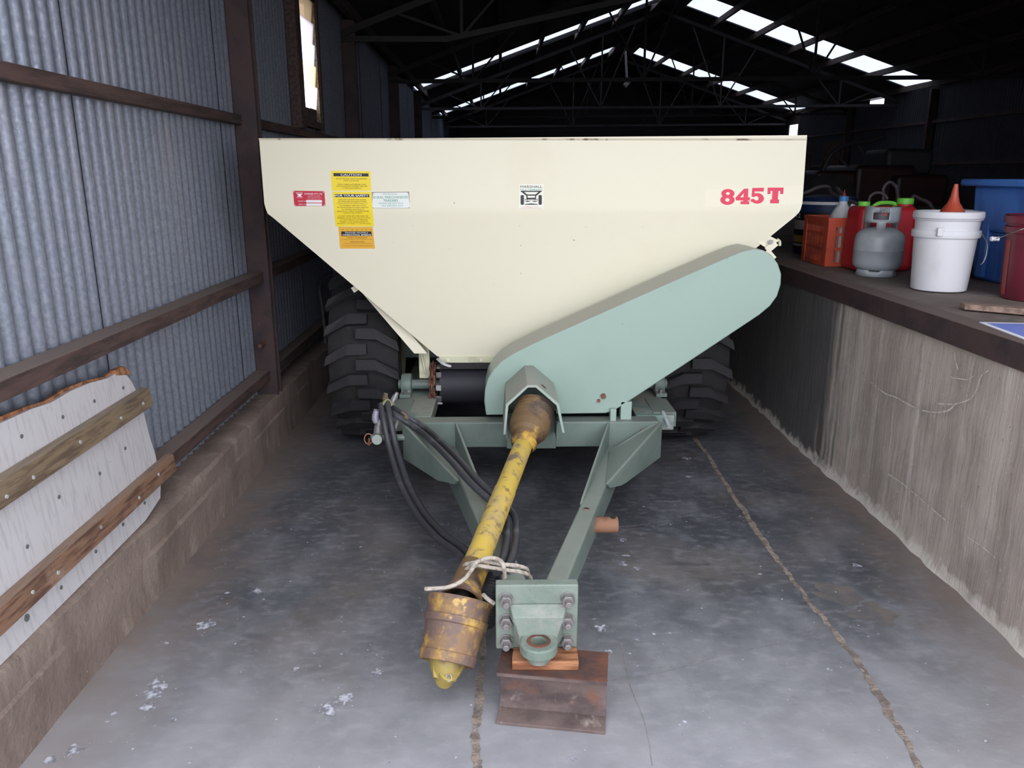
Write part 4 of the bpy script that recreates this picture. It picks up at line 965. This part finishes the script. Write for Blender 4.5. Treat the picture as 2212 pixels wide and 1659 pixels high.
# grey gas bottle
gx, gy = 2.155, 4.475
GAS = M('grey_gas_enamel', (158,164,170), .35, layers=[((138,142,148), 5, .5, .7), ((60,60,62), 40, .74, .78, (1,1,1), 3, .7)])
gb = thing('gas_bottle', (gx,gy,Zd), 'small grey gas bottle with collar standing before the red jerrycan', 'gas bottle')
pr = [(0,.03),(.08,.031),(.11,.040),(.126,.058),(.131,.08),(.131,.142),(.1325,.144),(.1325,.149),(.131,.151),(.131,.205),(.127,.226),(.114,.246),(.09,.261),(.06,.27),(.03,.275),(0,.276)]
MB().lathe(pr, (gx,gy,Zd), n=44).build('tank', GAS, gb, smooth=60)
mb = MB(); n = 48   # foot ring with scallops
for k in range(n+1):
    a = 2*math.pi*k/n; s = .5+.5*math.sin(4*a+.6); tp = .052 if s > .45 else .032
    mb.v += [V(gx+.108*math.cos(a),gy+.108*math.sin(a),Zd+.001), V(gx+.104*math.cos(a),gy+.104*math.sin(a),Zd+tp)]
mb.f = [[2*k,2*k+2,2*k+3,2*k+1] for k in range(n)]
mb.build('foot_ring', GAS, gb, solid=.004)
mb = MB(); n = 40   # collar with a window towards the front
def cpnt(a, z): 
    r = .093 if z > .31 else .093; return V(gx+r*math.cos(a), gy+r*math.sin(a), Zd+z)
fa = math.atan2(-gy, -gx)          # faces the yard
zs = [.30,.318,.356,.385]
for k in range(n):
    a, b_ = fa - math.radians(150) + math.radians(300)*k/n, fa - math.radians(150) + math.radians(300)*(k+1)/n
    m_ = (a+b_)/2 - fa
    for i in range(3):
        if i == 1 and -.5 < m_ < .42: continue
        mb.add([cpnt(a,zs[i]), cpnt(b_,zs[i]), cpnt(b_,zs[i+1]), cpnt(a,zs[i+1])], [(0,1,2,3)])
    if abs(m_) < .3 or abs(abs(m_)-2.2) < .3: mb.add([cpnt(a,.255), cpnt(b_,.255), cpnt(b_,.30), cpnt(a,.30)], [(0,1,2,3)])
col_ = mb.build('collar', GAS, gb, solid=.004, smooth=60)
MB().cyl((gx,gy,Zd+.28),(gx,gy,Zd+.34),.022,n=16).build('valve', M('brass', (150,132,96), .4, .6), gb)
MB().cyl((gx,gy,Zd+.325),V(gx,gy,Zd+.325)+V(math.cos(fa),math.sin(fa),0)*.07,.015,n=14).build('valve_outlet', M('valve_black', (30,28,28), .5), gb)
def collar_map(u, v):
    a = fa + .62*(u-.5)*2*1.0; z = .385 - v*.085; r = .0976
    return V(gx+r*math.cos(a), gy+r*math.sin(a), Zd+z)
lettering([('EMPTY', .38,.80,.05,.30), ('A', .12,.20,.36,.56)], None, BST, col_, mapper=collar_map, name='marker_writing')
# label sheet inside the collar window (dark print with a red badge)
def inner_map(u, v, r=.080):
    a = fa + (-.52 + .96*u); z = .360 - v*.046; return V(gx+r*math.cos(a), gy+r*math.sin(a), Zd+z)
mb = MB(); 
for k in range(10): mb.add([inner_map(k/10,0), inner_map((k+1)/10,0), inner_map((k+1)/10,1), inner_map(k/10,1)], [(0,1,2,3)])
lb_ = mb.build('label', flatm('dark_print', (70,72,78)), gb)
mb = MB().add([inner_map(.52,.12,.0815), inner_map(.85,.12,.0815), inner_map(.85,.45,.0815), inner_map(.52,.45,.0815)], [(0,1,2,3)]); mb.build('badge', flatm('badge_red', (150,40,50)), lb_)

# red jerrycan
RED = M('red_drum_plastic', (176,30,42), .4, layers=[((140,24,36), 4, .5, .7)])
LIME = M('lime_cap_plastic', (110,196,70), .4)
j0 = thing('jerrycan', (2.30,4.76,Zd), 'red plastic jerrycan with lime green caps behind the gas bottle', 'jerrycan')
jb = MB().hexa([V(2.105,4.64,Zd+.001), V(2.46,4.64,Zd+.001), V(2.46,4.86,Zd+.001), V(2.105,4.86,Zd+.001)], [V(2.112,4.645,Zd+.38), V(2.452,4.645,Zd+.38), V(2.452,4.855,Zd+.38), V(2.112,4.855,Zd+.38)])
jb.build('body', RED, j0, bev=.035, seg=5)
MB().cyl((2.17,4.75,Zd+.37),(2.17,4.75,Zd+.405),.034,n=24).build('cap', LIME, j0, bev=.003)
MB().cyl((2.405,4.73,Zd+.36),(2.405,4.73,Zd+.39),.044,n=24).build('neck', RED, j0)
MB().cyl((2.405,4.73,Zd+.39),(2.405,4.73,Zd+.425),.047,n=24).build('cap', LIME, j0, bev=.003)
MB().tube(smooth_path([V(2.22,4.75,Zd+.37), V(2.26,4.75,Zd+.395), V(2.34,4.75,Zd+.395), V(2.38,4.75,Zd+.37)],6), .012, 10).build('handle', LIME, j0)

# slatted crates
CRT = M('orange_crate_plastic', (204,86,60), .5, layers=[((150,60,48), 5, .5, .7)])
CRT2 = M('dull_red_crate_plastic', (150,58,46), .55, layers=[((116,44,38), 5, .5, .7)])
def crate(x0, x1, y0, y1, h, mat, label):
    c = thing('crate', ((x0+x1)/2,(y0+y1)/2,Zd), label, 'crate')
    t = .012; z0, z1 = Zd+.001, Zd+h
    MB().box(x0,x1,y0,y1,z0,z0+.012).build('bottom', mat, c)
    for (a, b_) in ((x0,y0),(x1,y0),(x1,y1),(x0,y1)):
        sx, sy = (1 if a == x0 else -1), (1 if b_ == y0 else -1)
        a += sx*-.002; b_ += sy*-.002
        MB().prism([V(a,b_,z0), V(a+sx*.05,b_,z0), V(a+sx*.05,b_+sy*.006,z0), V(a+sx*.006,b_+sy*.006,z0), V(a+sx*.006,b_+sy*.05,z0), V(a,b_+sy*.05,z0)], (0,0,h-.019)).build('corner_post', mat, c)
    for z in (z0+.012, z0+h*.34, z0+h*.64, z1-.055):
        hh = .05 if z > z1-.06 else .014
        for P0, P1 in (((x0,y0),(x1,y0+t*.6)),((x0,y1-t*.6),(x1,y1)),((x0,y0),(x0+t*.6,y1)),((x1-t*.6,y0),(x1,y1))):
            MB().box(P0[0]+.001,P1[0]-.001,P0[1]+.001,P1[1]-.001,z,z+hh).build('side_rail', mat, c)
    ny = max(3, int((y1-y0)/.022)); nx = max(3, int((x1-x0)/.03))
    for i in range(1, ny):
        y = y0 + (y1-y0)*i/ny
        MB().box(x0+.002,x0+.006,y-.004,y+.004,z0+.012,z1-.05).build('slat', mat, c, smooth=0)
    for i in range(1, nx):
        x = x0 + (x1-x0)*i/nx
        MB().box(x-.006,x+.006,y0+.002,y0+.006,z0+.012,z1-.05).build('slat', mat, c, smooth=0)
    MB().box(x0-.006,x1+.006,y0-.006,y0+.008,z1-.018,z1).build('rim', mat, c); MB().box(x0-.006,x0+.008,y0+.008,y1-.008,z1-.0182,z1-.0002).build('rim', mat, c)
    MB().box(x0-.006,x1+.006,y1-.008,y1+.006,z1-.018,z1).build('rim', mat, c); MB().box(x1-.008,x1+.006,y0+.008,y1-.008,z1-.0182,z1-.0002).build('rim', mat, c)
    return c
crate(2.035,2.36,4.905,5.30,.30,CRT,'orange slatted plastic crate holding a milky bottle')
crate(2.545,2.86,4.92,5.26,.29,CRT2,'dull red slatted crate standing behind gas bottle and pail')
# milky bottle in the crate
bt_ = thing('plastic_bottle', (2.16,5.02,Zd+.0135), 'milky plastic bottle with blue cap in the orange crate', 'bottle')
MLK = M('milky_plastic', (200,204,208), .4, layers=[((170,172,178), 7, .5, .7)])
MB().lathe([(0,0),(.07,0),(.075,.008),(.075,.25),(.068,.30),(.045,.345),(.026,.365),(.024,.39),(0,.39)], (2.16,5.02,Zd+.0135), n=32).build('body', MLK, bt_, smooth=60)
MB().cyl((2.16,5.02,Zd+.398),(2.16,5.02,Zd+.428),.029,n=24).build('cap', M('blue_cap', (66,130,196), .45), bt_, bev=.002)
MB().tube(smooth_path([V(2.185,4.965,Zd+.375), V(2.215,4.955,Zd+.36), V(2.222,4.955,Zd+.32), V(2.212,4.96,Zd+.28)],6), .011, 10).build('handle', MLK, bt_)
MB().lathe([(.014,0),(.012,.014),(.006,.022),(.004,.04),(0,.04)], (2.16,5.02,Zd+.428), n=14).build('nozzle', M('dark_red_nozzle', (120,40,46), .5), bt_)

# navy drum with printed label
NAVY = M('navy_drum_plastic', (24,44,82), .45, layers=[((16,30,56), 4, .5, .7)])
dx_, dy_ = 2.38, 5.80
dr = thing('navy_drum', (dx_,dy_,Zd), 'navy blue lidded drum with white rim and printed label', 'drum')
MB().lathe([(0,.001),(.205,.001),(.21,.01),(.218,.335),(.225,.337),(.225,.352),(.215,.354),(.19,.40),(.10,.415),(0,.415)], (dx_,dy_,Zd), n=44).build('shell', NAVY, dr)
MB().lathe([(.2255,.352),(.229,.353),(.229,.372),(.2255,.373),(.219,.373),(.219,.352)], (dx_,dy_,Zd), n=44).build('white_rim', WHT, dr)
fa2 = math.atan2(-dy_, -dx_)
def drum_map(u, v, r=.2195):
    a = fa2 - 1.25 + 1.3*u; return V(dx_+(r+.006*(1-v))*math.cos(a), dy_+(r+.006*(1-v))*math.sin(a), Zd+.30-.27*v)
def patch(nm, u0, v0, u1, v1, mat, lift=0.0, par=None):
    mb = MB()
    for k in range(8): mb.add([drum_map(u0+(u1-u0)*k/8,v0,.2195+lift), drum_map(u0+(u1-u0)*(k+1)/8,v0,.2195+lift), drum_map(u0+(u1-u0)*(k+1)/8,v1,.2195+lift), drum_map(u0+(u1-u0)*k/8,v1,.2195+lift)], [(0,1,2,3)])
    return mb.build(nm, mat, par or dr)
lb2 = patch('label', .0,.0,1,1, flatm('label_black', (20,22,28)))
patch('label_field', .02,.22,.98,.46, flatm('label_grey', (150,140,136)), .001, lb2)
patch('label_field', .02,.62,.98,.80, flatm('label_ochre', (150,124,64)), .001, lb2)
patch('label_field', .02,.84,.98,.9, flatm('label_pale', (150,152,156)), .001, lb2)
lettering([('A', .06,.16,.05,.16,.02), ('Z', .22,.30,.05,.16,.02)], None, WST, lb2, mapper=lambda u, v: drum_map(u, v, .2215), name='lettering')

# dark hoses looped over the things on the dock
DH = M('dusty_dark_hose', (66,60,64), .6)
def loop(pts, r, label):
    pa = smooth_path(pts, 8); o = MB().tube(pa, r, 8).build('rubber_hose', DH); c = pa[0].copy(); put(o, c); tag(o, label, 'hose', 'dusty hoses lying among the dock things')
loop([aY(1720,424,5.46), aY(1745,414,5.46), aY(1770,404,5.46), aY(1790,404,5.48), aY(1803,420,5.52), V(2.63,5.54,Zd+.30), V(2.66,5.56,Zd+.17), V(2.68,5.54,Zd+.02)], .012, 'dusty hose arching over the navy drum')
loop([V(2.62,5.46,Zd+.02), aY(1832,436,5.45), aY(1815,412,5.40), aY(1806,405,5.38), aY(1812,415,5.2), aY(1816,424,5.08)], .008, 'thin dark hose rising behind the milky bottle')
loop([V(2.22,4.80,Zd+.385), aY(1880,424,4.78), aY(1895,416,4.78), aY(1910,420,4.78), aY(1917,430,4.78)], .008, 'thin hose lying across the top of the red jerrycan')
loop([V(2.60,5.40,Zd+.02), aY(1908,430,5.4), aY(1908,408,5.4), aY(1920,394,5.4), aY(1932,400,5.4), aY(1939,420,5.4), V(2.82,5.45,Zd+.02)], .011, 'tall dark hose hoop behind the red jerrycan')
loop([V(2.90,5.40,Zd+.02), aY(1970,434,5.3), aY(1990,431,5.3), aY(2008,440,5.3), aY(2018,456,5.3), V(3.2,5.4,Zd+.02)], .012, 'dark hose hump behind the white pail')

# blue bin
BLU = M('blue_bin_plastic', (78,130,214), .45, layers=[((44,82,150), 3, .5, .68, (1,1,.3)), ((120,140,170), 9, .64, .74, (1,1,.4), 6, .6)])
bb = thing('blue_bin', (2.85,4.12,Zd), 'tall blue plastic bin with flared rim beside the white pail', 'bin')
def frus(x0,x1,y0,y1,z0,z1,g_): return MB().hexa([V(x0,y0,z0),V(x1,y0,z0),V(x1,y1,z0),V(x0,y1,z0)], [V(x0-g_,y0-g_,z1),V(x1+g_,y0-g_,z1),V(x1+g_,y1+g_,z1),V(x0-g_,y1+g_,z1)])
frus(2.635,3.16,3.93,4.34,Zd+.001,Zd+.26,.015).build('lower_body', BLU, bb, bev=.02, seg=3)
frus(2.622,3.17,3.92,4.35,Zd+.235,Zd+.262,.012).build('band', BLU, bb, bev=.004)
frus(2.608,3.19,3.90,4.37,Zd+.262,Zd+.505,.012).build('upper_body', BLU, bb, bev=.02, seg=3)
MB().box(2.545,3.26,3.84,4.43,Zd+.50,Zd+.537).build('rim', BLU, bb, bev=.01, seg=3)
for y in (4.02,4.24): MB().box(2.605,2.630,y-.03,y+.03,Zd+.02,Zd+.49).build('rib', BLU, bb, bev=.006)
for y in (3.95,3.99): MB().cyl((2.59,y,Zd+.25),(2.615,y,Zd+.25),.012,n=16).build('hinge_pin', WHT, bb)
# maroon pail
MAR = M('maroon_pail_plastic', (112,36,52), .45, layers=[((92,30,42), 4, .5, .7), ((214,196,196), 9, .70, .73, (1,1,.6), 7, .9)])
mx_, my_ = 2.505, 3.60
mp_ = thing('plastic_pail', (mx_,my_,Zd), 'maroon plastic pail with peeled label in front of the blue bin', 'pail')
MB().lathe([(0,.001),(.144,.001),(.150,.012),(.163,.30),(.172,.303),(.174,.33),(.166,.335),(.168,.345),(.178,.347),(.179,.378),(.174,.384),(.160,.384),(.155,.33),(.14,.02),(0,.012)], (mx_,my_,Zd), n=44).build('shell', MAR, mp_)
MB().lathe([(0,.375),(.16,.375),(.16,.381),(0,.381)], (mx_,my_,Zd), n=36).build('lid', MAR, mp_)
fa3 = math.atan2(-my_, -mx_)
mb = MB()
def mm(u, v): 
    a = fa3 - 1.25 + .28*u; r = .152+.011*(1-v); return V(mx_+r*math.cos(a), my_+r*math.sin(a), Zd+.27-.25*v)
for k in range(6): mb.add([mm(k/6,0),mm((k+1)/6,0),mm((k+1)/6,1),mm(k/6,1)], [(0,1,2,3)])
lb3 = mb.build('label', flatm('orange_red_label', (140,52,46)), mp_)
MB().tube(smooth_path([aY(2150,516,3.60), aY(2175,508,3.50), aY(2205,496,3.43), aY(2240,486,3.42)],6), .0022, 6).build('wire_handle', STEELG, mp_)
MB().lathe([(0,-.02),(.010,-.02),(.012,-.012),(.008,-.006),(.011,0),(.008,.006),(.011,.014),(0,.016)], aY(2150,516,3.60), (1,-.1,0), 14).build('handle_grip', WHT, mp_)
# plank and paper on the dock lip
o = MB().hexa([V(1.975,3.27,Zd+.005), V(2.42,2.93,Zd+.005), V(2.47,3.00,Zd+.005), V(1.99,3.335,Zd+.005)], [V(1.975,3.27,Zd+.030), V(2.42,2.93,Zd+.030), V(2.47,3.00,Zd+.030), V(1.99,3.335,Zd+.030)]).build('timber_offcut', TIMBP, bev=.002); put(o, (2.2,3.13,Zd+.005)); tag(o, 'weathered pinkish timber offcut lying on the dock', 'plank')
pa = thing('paper_sheet', (1.95,2.75,Zd+.0045), 'blue and white printed sheet lying on the dock edge', 'sheet')
q4 = [V(1.862,2.975,Zd+.0045), V(2.20,2.93,Zd+.0045), V(2.16,2.45,Zd+.0045), V(1.815,2.52,Zd+.0045)]
MB().prism(q4, (0,0,.003)).build('card', flatm('white_card', (232,234,240)), pa, smooth=0)
cq = sum(q4, V(0,0,0))/4
MB().prism([cq + (p-cq)*.90 + V(0,0,.0031) for p in q4], (0,0,.0006)).build('blue_print', M('blue_print', (120,140,214), .4, layers=[((170,184,232), 6, .5, .65)]), pa, smooth=0)

# dark machine parked deep on the dock
DRED = M('dark_red_enamel', (46,14,18), .5, layers=[((30,11,14), 3, .45, .65)]); DKG = M('dark_machine_grey', (34,36,40), .6)
tr = thing('tractor', (4.3,9.6,Zd), 'dark red open tractor parked deep in the gloom of the dock', 'tractor')
MB().box(3.62,4.15,9.2,10.0,Zd+.28,Zd+.60).build('bonnet', DRED, tr, bev=.05, seg=4)
MB().box(4.05,4.75,9.15,10.1,Zd+.20,Zd+.66).build('cowl', DRED, tr, bev=.06, seg=4)
MB().box(4.45,5.05,9.0,10.2,Zd+.2,Zd+.55).build('rear_body', DRED, tr, bev=.05, seg=4)
MB().box(4.45,5.0,9.3,9.9,Zd+.55,Zd+.84).build('fuel_tank', DKG, tr, bev=.05, seg=4)
for x in (3.75,4.85): MB().lathe([(0,-.1),(.2,-.1),(.28,-.08),(.28,.08),(.2,.1),(0,.1)], (x,9.12,Zd+.28), (0,1,0), 28).build('wheel', TYRE, tr)
MB().tube(smooth_path([V(3.75,9.4,Zd+.55), V(3.85,9.4,Zd+.78), V(4.05,9.4,Zd+.90), V(4.25,9.4,Zd+.92), V(4.45,9.4,Zd+.98)],6), .025, 8).build('roll_hoop', DKG, tr)
MB().tube([V(4.12+.14*math.cos(a),9.5+.05*math.sin(a),Zd+.78+.13*math.sin(a)) for a in [k*math.pi/8 for k in range(16)]], .014, 8, closed=True).build('steering_wheel', DKG, tr)
for i, (px, lean) in enumerate(((1745,.02),(1765,.18),(1800,.06))):
    p0 = aY(px,430,11.5); p0.z = Zd
    o = MB().bar(p0, p0 + V(lean,.25,1.0), .09, .03, up=(0,1,0)).build('leaning_plank', TIMB); put(o, p0); tag(o, ['dark plank leaning at the hopper corner in the gloom', 'slanting dark plank, middle of the three in the gloom', 'dark plank nearest the tractor in the gloom'][i], 'plank', 'planks leaning in the dark dock')
# lamp fitting hanging from the ridge
lf = thing('lamp_fitting', aY(1357,135,16.0), 'unlit grey lamp fitting hanging below the ridge', 'lamp')
MB().cyl(aY(1351,110,16), aY(1354,172,16), .025, n=8).build('drop_rod', STEELG, lf)
MB().bar(aY(1349,186,16), aY(1361,172,16), .08, .12, up=(0,1,0)).build('lamp_head', STEELG, lf)

# ================================================================== FLOOR MARKS (children of the floor)
def strip(pts, w0, w1, name, mat, z=.0012, step=.012):
    mb = MB(); pa = smooth_path([V(x,y,0) for x, y in pts], max(2, int(.35/step)))
    L_ = []; R__ = []
    wm = (w0+w1)/2; a_ = b2 = wm; jx = 0
    for i, p in enumerate(pa):
        t = (pa[min(i+1,len(pa)-1)] - pa[max(i-1,0)]).normalized(); n_ = V(-t.y, t.x, 0)
        a_ += (wm-a_)*.3 + random.uniform(-1,1)*(w1-w0)*.55; b2 += (wm-b2)*.3 + random.uniform(-1,1)*(w1-w0)*.55
        jx += -jx*.25 + random.uniform(-1,1)*w1*.22
        a_ = max(w0*.4, a_); b2 = max(w0*.4, b2)
        L_.append(p + n_*(a_+jx) + V(0,0,z)); R__.append(p - n_*(b2-jx) + V(0,0,z))
    n = len(pa); mb.v = L_ + R__
    mb.f = [[i, i+1, n+i+1, n+i] for i in range(n-1)]
    return mb.build(name, mat, floor, smooth=0)
JNT = M('crumbling_joint_filler', (152,138,126), .95, layers=[((110,100,94), 22, .42, .6), ((160,146,134), 30, .6, .7)], bump=(80,.8))
CRK = M('pale_crack', (140,133,127), .9, layers=[((100,98,98), 30, .45, .6)])
strip([(1.2,5.2),(1.217,4.5),(1.188,3.5),(1.183,2.96),(1.2,2.6),(1.204,2.2),(1.17,1.83),(1.18,1.3)], .008, .016, 'expansion_joint', JNT)
strip([(-.06,2.9),(-.064,2.46),(-.076,2.02),(-.074,1.83),(-.07,1.3)], .007, .014, 'expansion_joint', JNT)
strip([(.36,3.30),(.492,3.353),(.62,3.37),(.789,3.424),(.95,3.44),(1.18,3.50)], .0008, .0028, 'floor_crack', CRK, .0010)
strip([(.30,2.20),(.55,2.26),(.8,2.36),(1.0,2.42),(1.19,2.53)], .0004, .0014, 'floor_crack', CRK, .0010)
strip([(.42,2.42),(.415,2.2),(.43,2.0),(.42,1.83)], .0005, .0015, 'floor_crack', CRK, .0010)
DRP = M('white_dropping', (190,190,200), .9, layers=[((118,120,128), 45, .42, .58, (1,1,1), 8)])
def splat(x, y, r, spikes, name='dropping', mat=DRP, sx=1.0):
    mb = MB()
    def blob(cx_, cy_, q_, n=12, el=1.0, rot=0.0):
        o_ = len(mb.v); z = .0009 + .0003*random.random()
        for k in range(n):
            a = 2*math.pi*k/n; w_ = q_*random.uniform(.75,1.15); u_, v_ = w_*math.cos(a)*el, w_*math.sin(a)
            mb.v.append(V(cx_ + (u_*math.cos(rot)-v_*math.sin(rot))*sx, cy_ + u_*math.sin(rot)+v_*math.cos(rot), z))
        mb.f.append(list(range(o_, o_+n)))
    blob(x, y, r*.5, 18)
    for _ in range(6 if r > .02 else 2):
        a = random.uniform(0,6.28); d_ = r*random.uniform(.2,.7); blob(x+d_*math.cos(a), y+d_*math.sin(a), r*random.uniform(.14,.34), 12, random.uniform(.8,1.6), a)
    if spikes:
        for _ in range(9):
            a = random.uniform(0,6.28); d_ = r*random.uniform(.55,.95); blob(x+d_*math.cos(a), y+d_*math.sin(a), r*.045, 8, random.uniform(3,7), a)
        for _ in range(8):
            a = random.uniform(0,6.28); d_ = r*random.uniform(.9,1.9); blob(x+d_*math.cos(a), y+d_*math.sin(a), r*random.uniform(.03,.08), 7)
    return mb.build(name, mat, floor, smooth=0)
for px, py, r, s in ((342,1480,.05,1),(330,1500,.045,1),(318,1530,.035,1),(556,1276,.034,1),(490,1281,.02,0),(443,1352,.05,1),(742,1508,.045,1),(710,1530,.045,1),(812,1452,.03,1),(360,1390,.018,0),(1345,1167,.032,0),(1352,1200,.025,0),(1343,1218,.035,1),(1375,1228,.022,1),(1299,1357,.034,1),(1283,1338,.012,0),(1296,1300,.012,0),(1318,1408,.024,0),(1480,990,.045,0),(1488,1030,.03,0),(1850,1222,.032,0),(1612,1075,.014,0),(1660,1150,.014,0),(1412,1370,.016,0),(1375,1380,.022,0),(640,1445,.02,1),(375,1555,.022,0),(245,1543,.02,0),(160,1620,.04,1),(108,1640,.03,0),(520,1380,.012,0),(745,1365,.012,0),(690,1440,.014,0),(960,1330,.012,0),(680,1410,.02,0),(1480,1560,.014,0),(1705,1490,.012,0),(1240,1640,.02,0)):
    p = aZ(px, py, 0); splat(p.x, p.y, r*.8, s)
mb = MB()
for i in range(420):
    y = 1.5 + 2.8*random.random()**1.5; x = random.uniform(-1.25, 1.7)
    r = random.uniform(.0018,.0048)*(1 if random.random() < .93 else 1.9); n = 7; o_ = len(mb.v); el = random.uniform(.5,1.4)
    for k in range(n): a = 2*math.pi*k/n; q_ = r*random.uniform(.7,1.2); mb.v.append(V(x+q_*math.cos(a)*el, y+q_*math.sin(a), .0009))
    mb.f.append(list(range(o_, o_+n)))
o = mb.build('white_flecks', DRP, floor, smooth=0); o['kind'] = 'stuff'
# tan dried-mud patches
TAN = M('dried_mud', (110,103,98), .95, layers=[((92,90,92), 10, .42, .6)])
for px, py, r, sx in ((1820,1290,.12,1.3),(1890,1325,.11,1.6)):
    p = aZ(px, py, 0); splat(p.x, p.y, r, 0, 'mud_patch', TAN, sx).location.z = -.0004
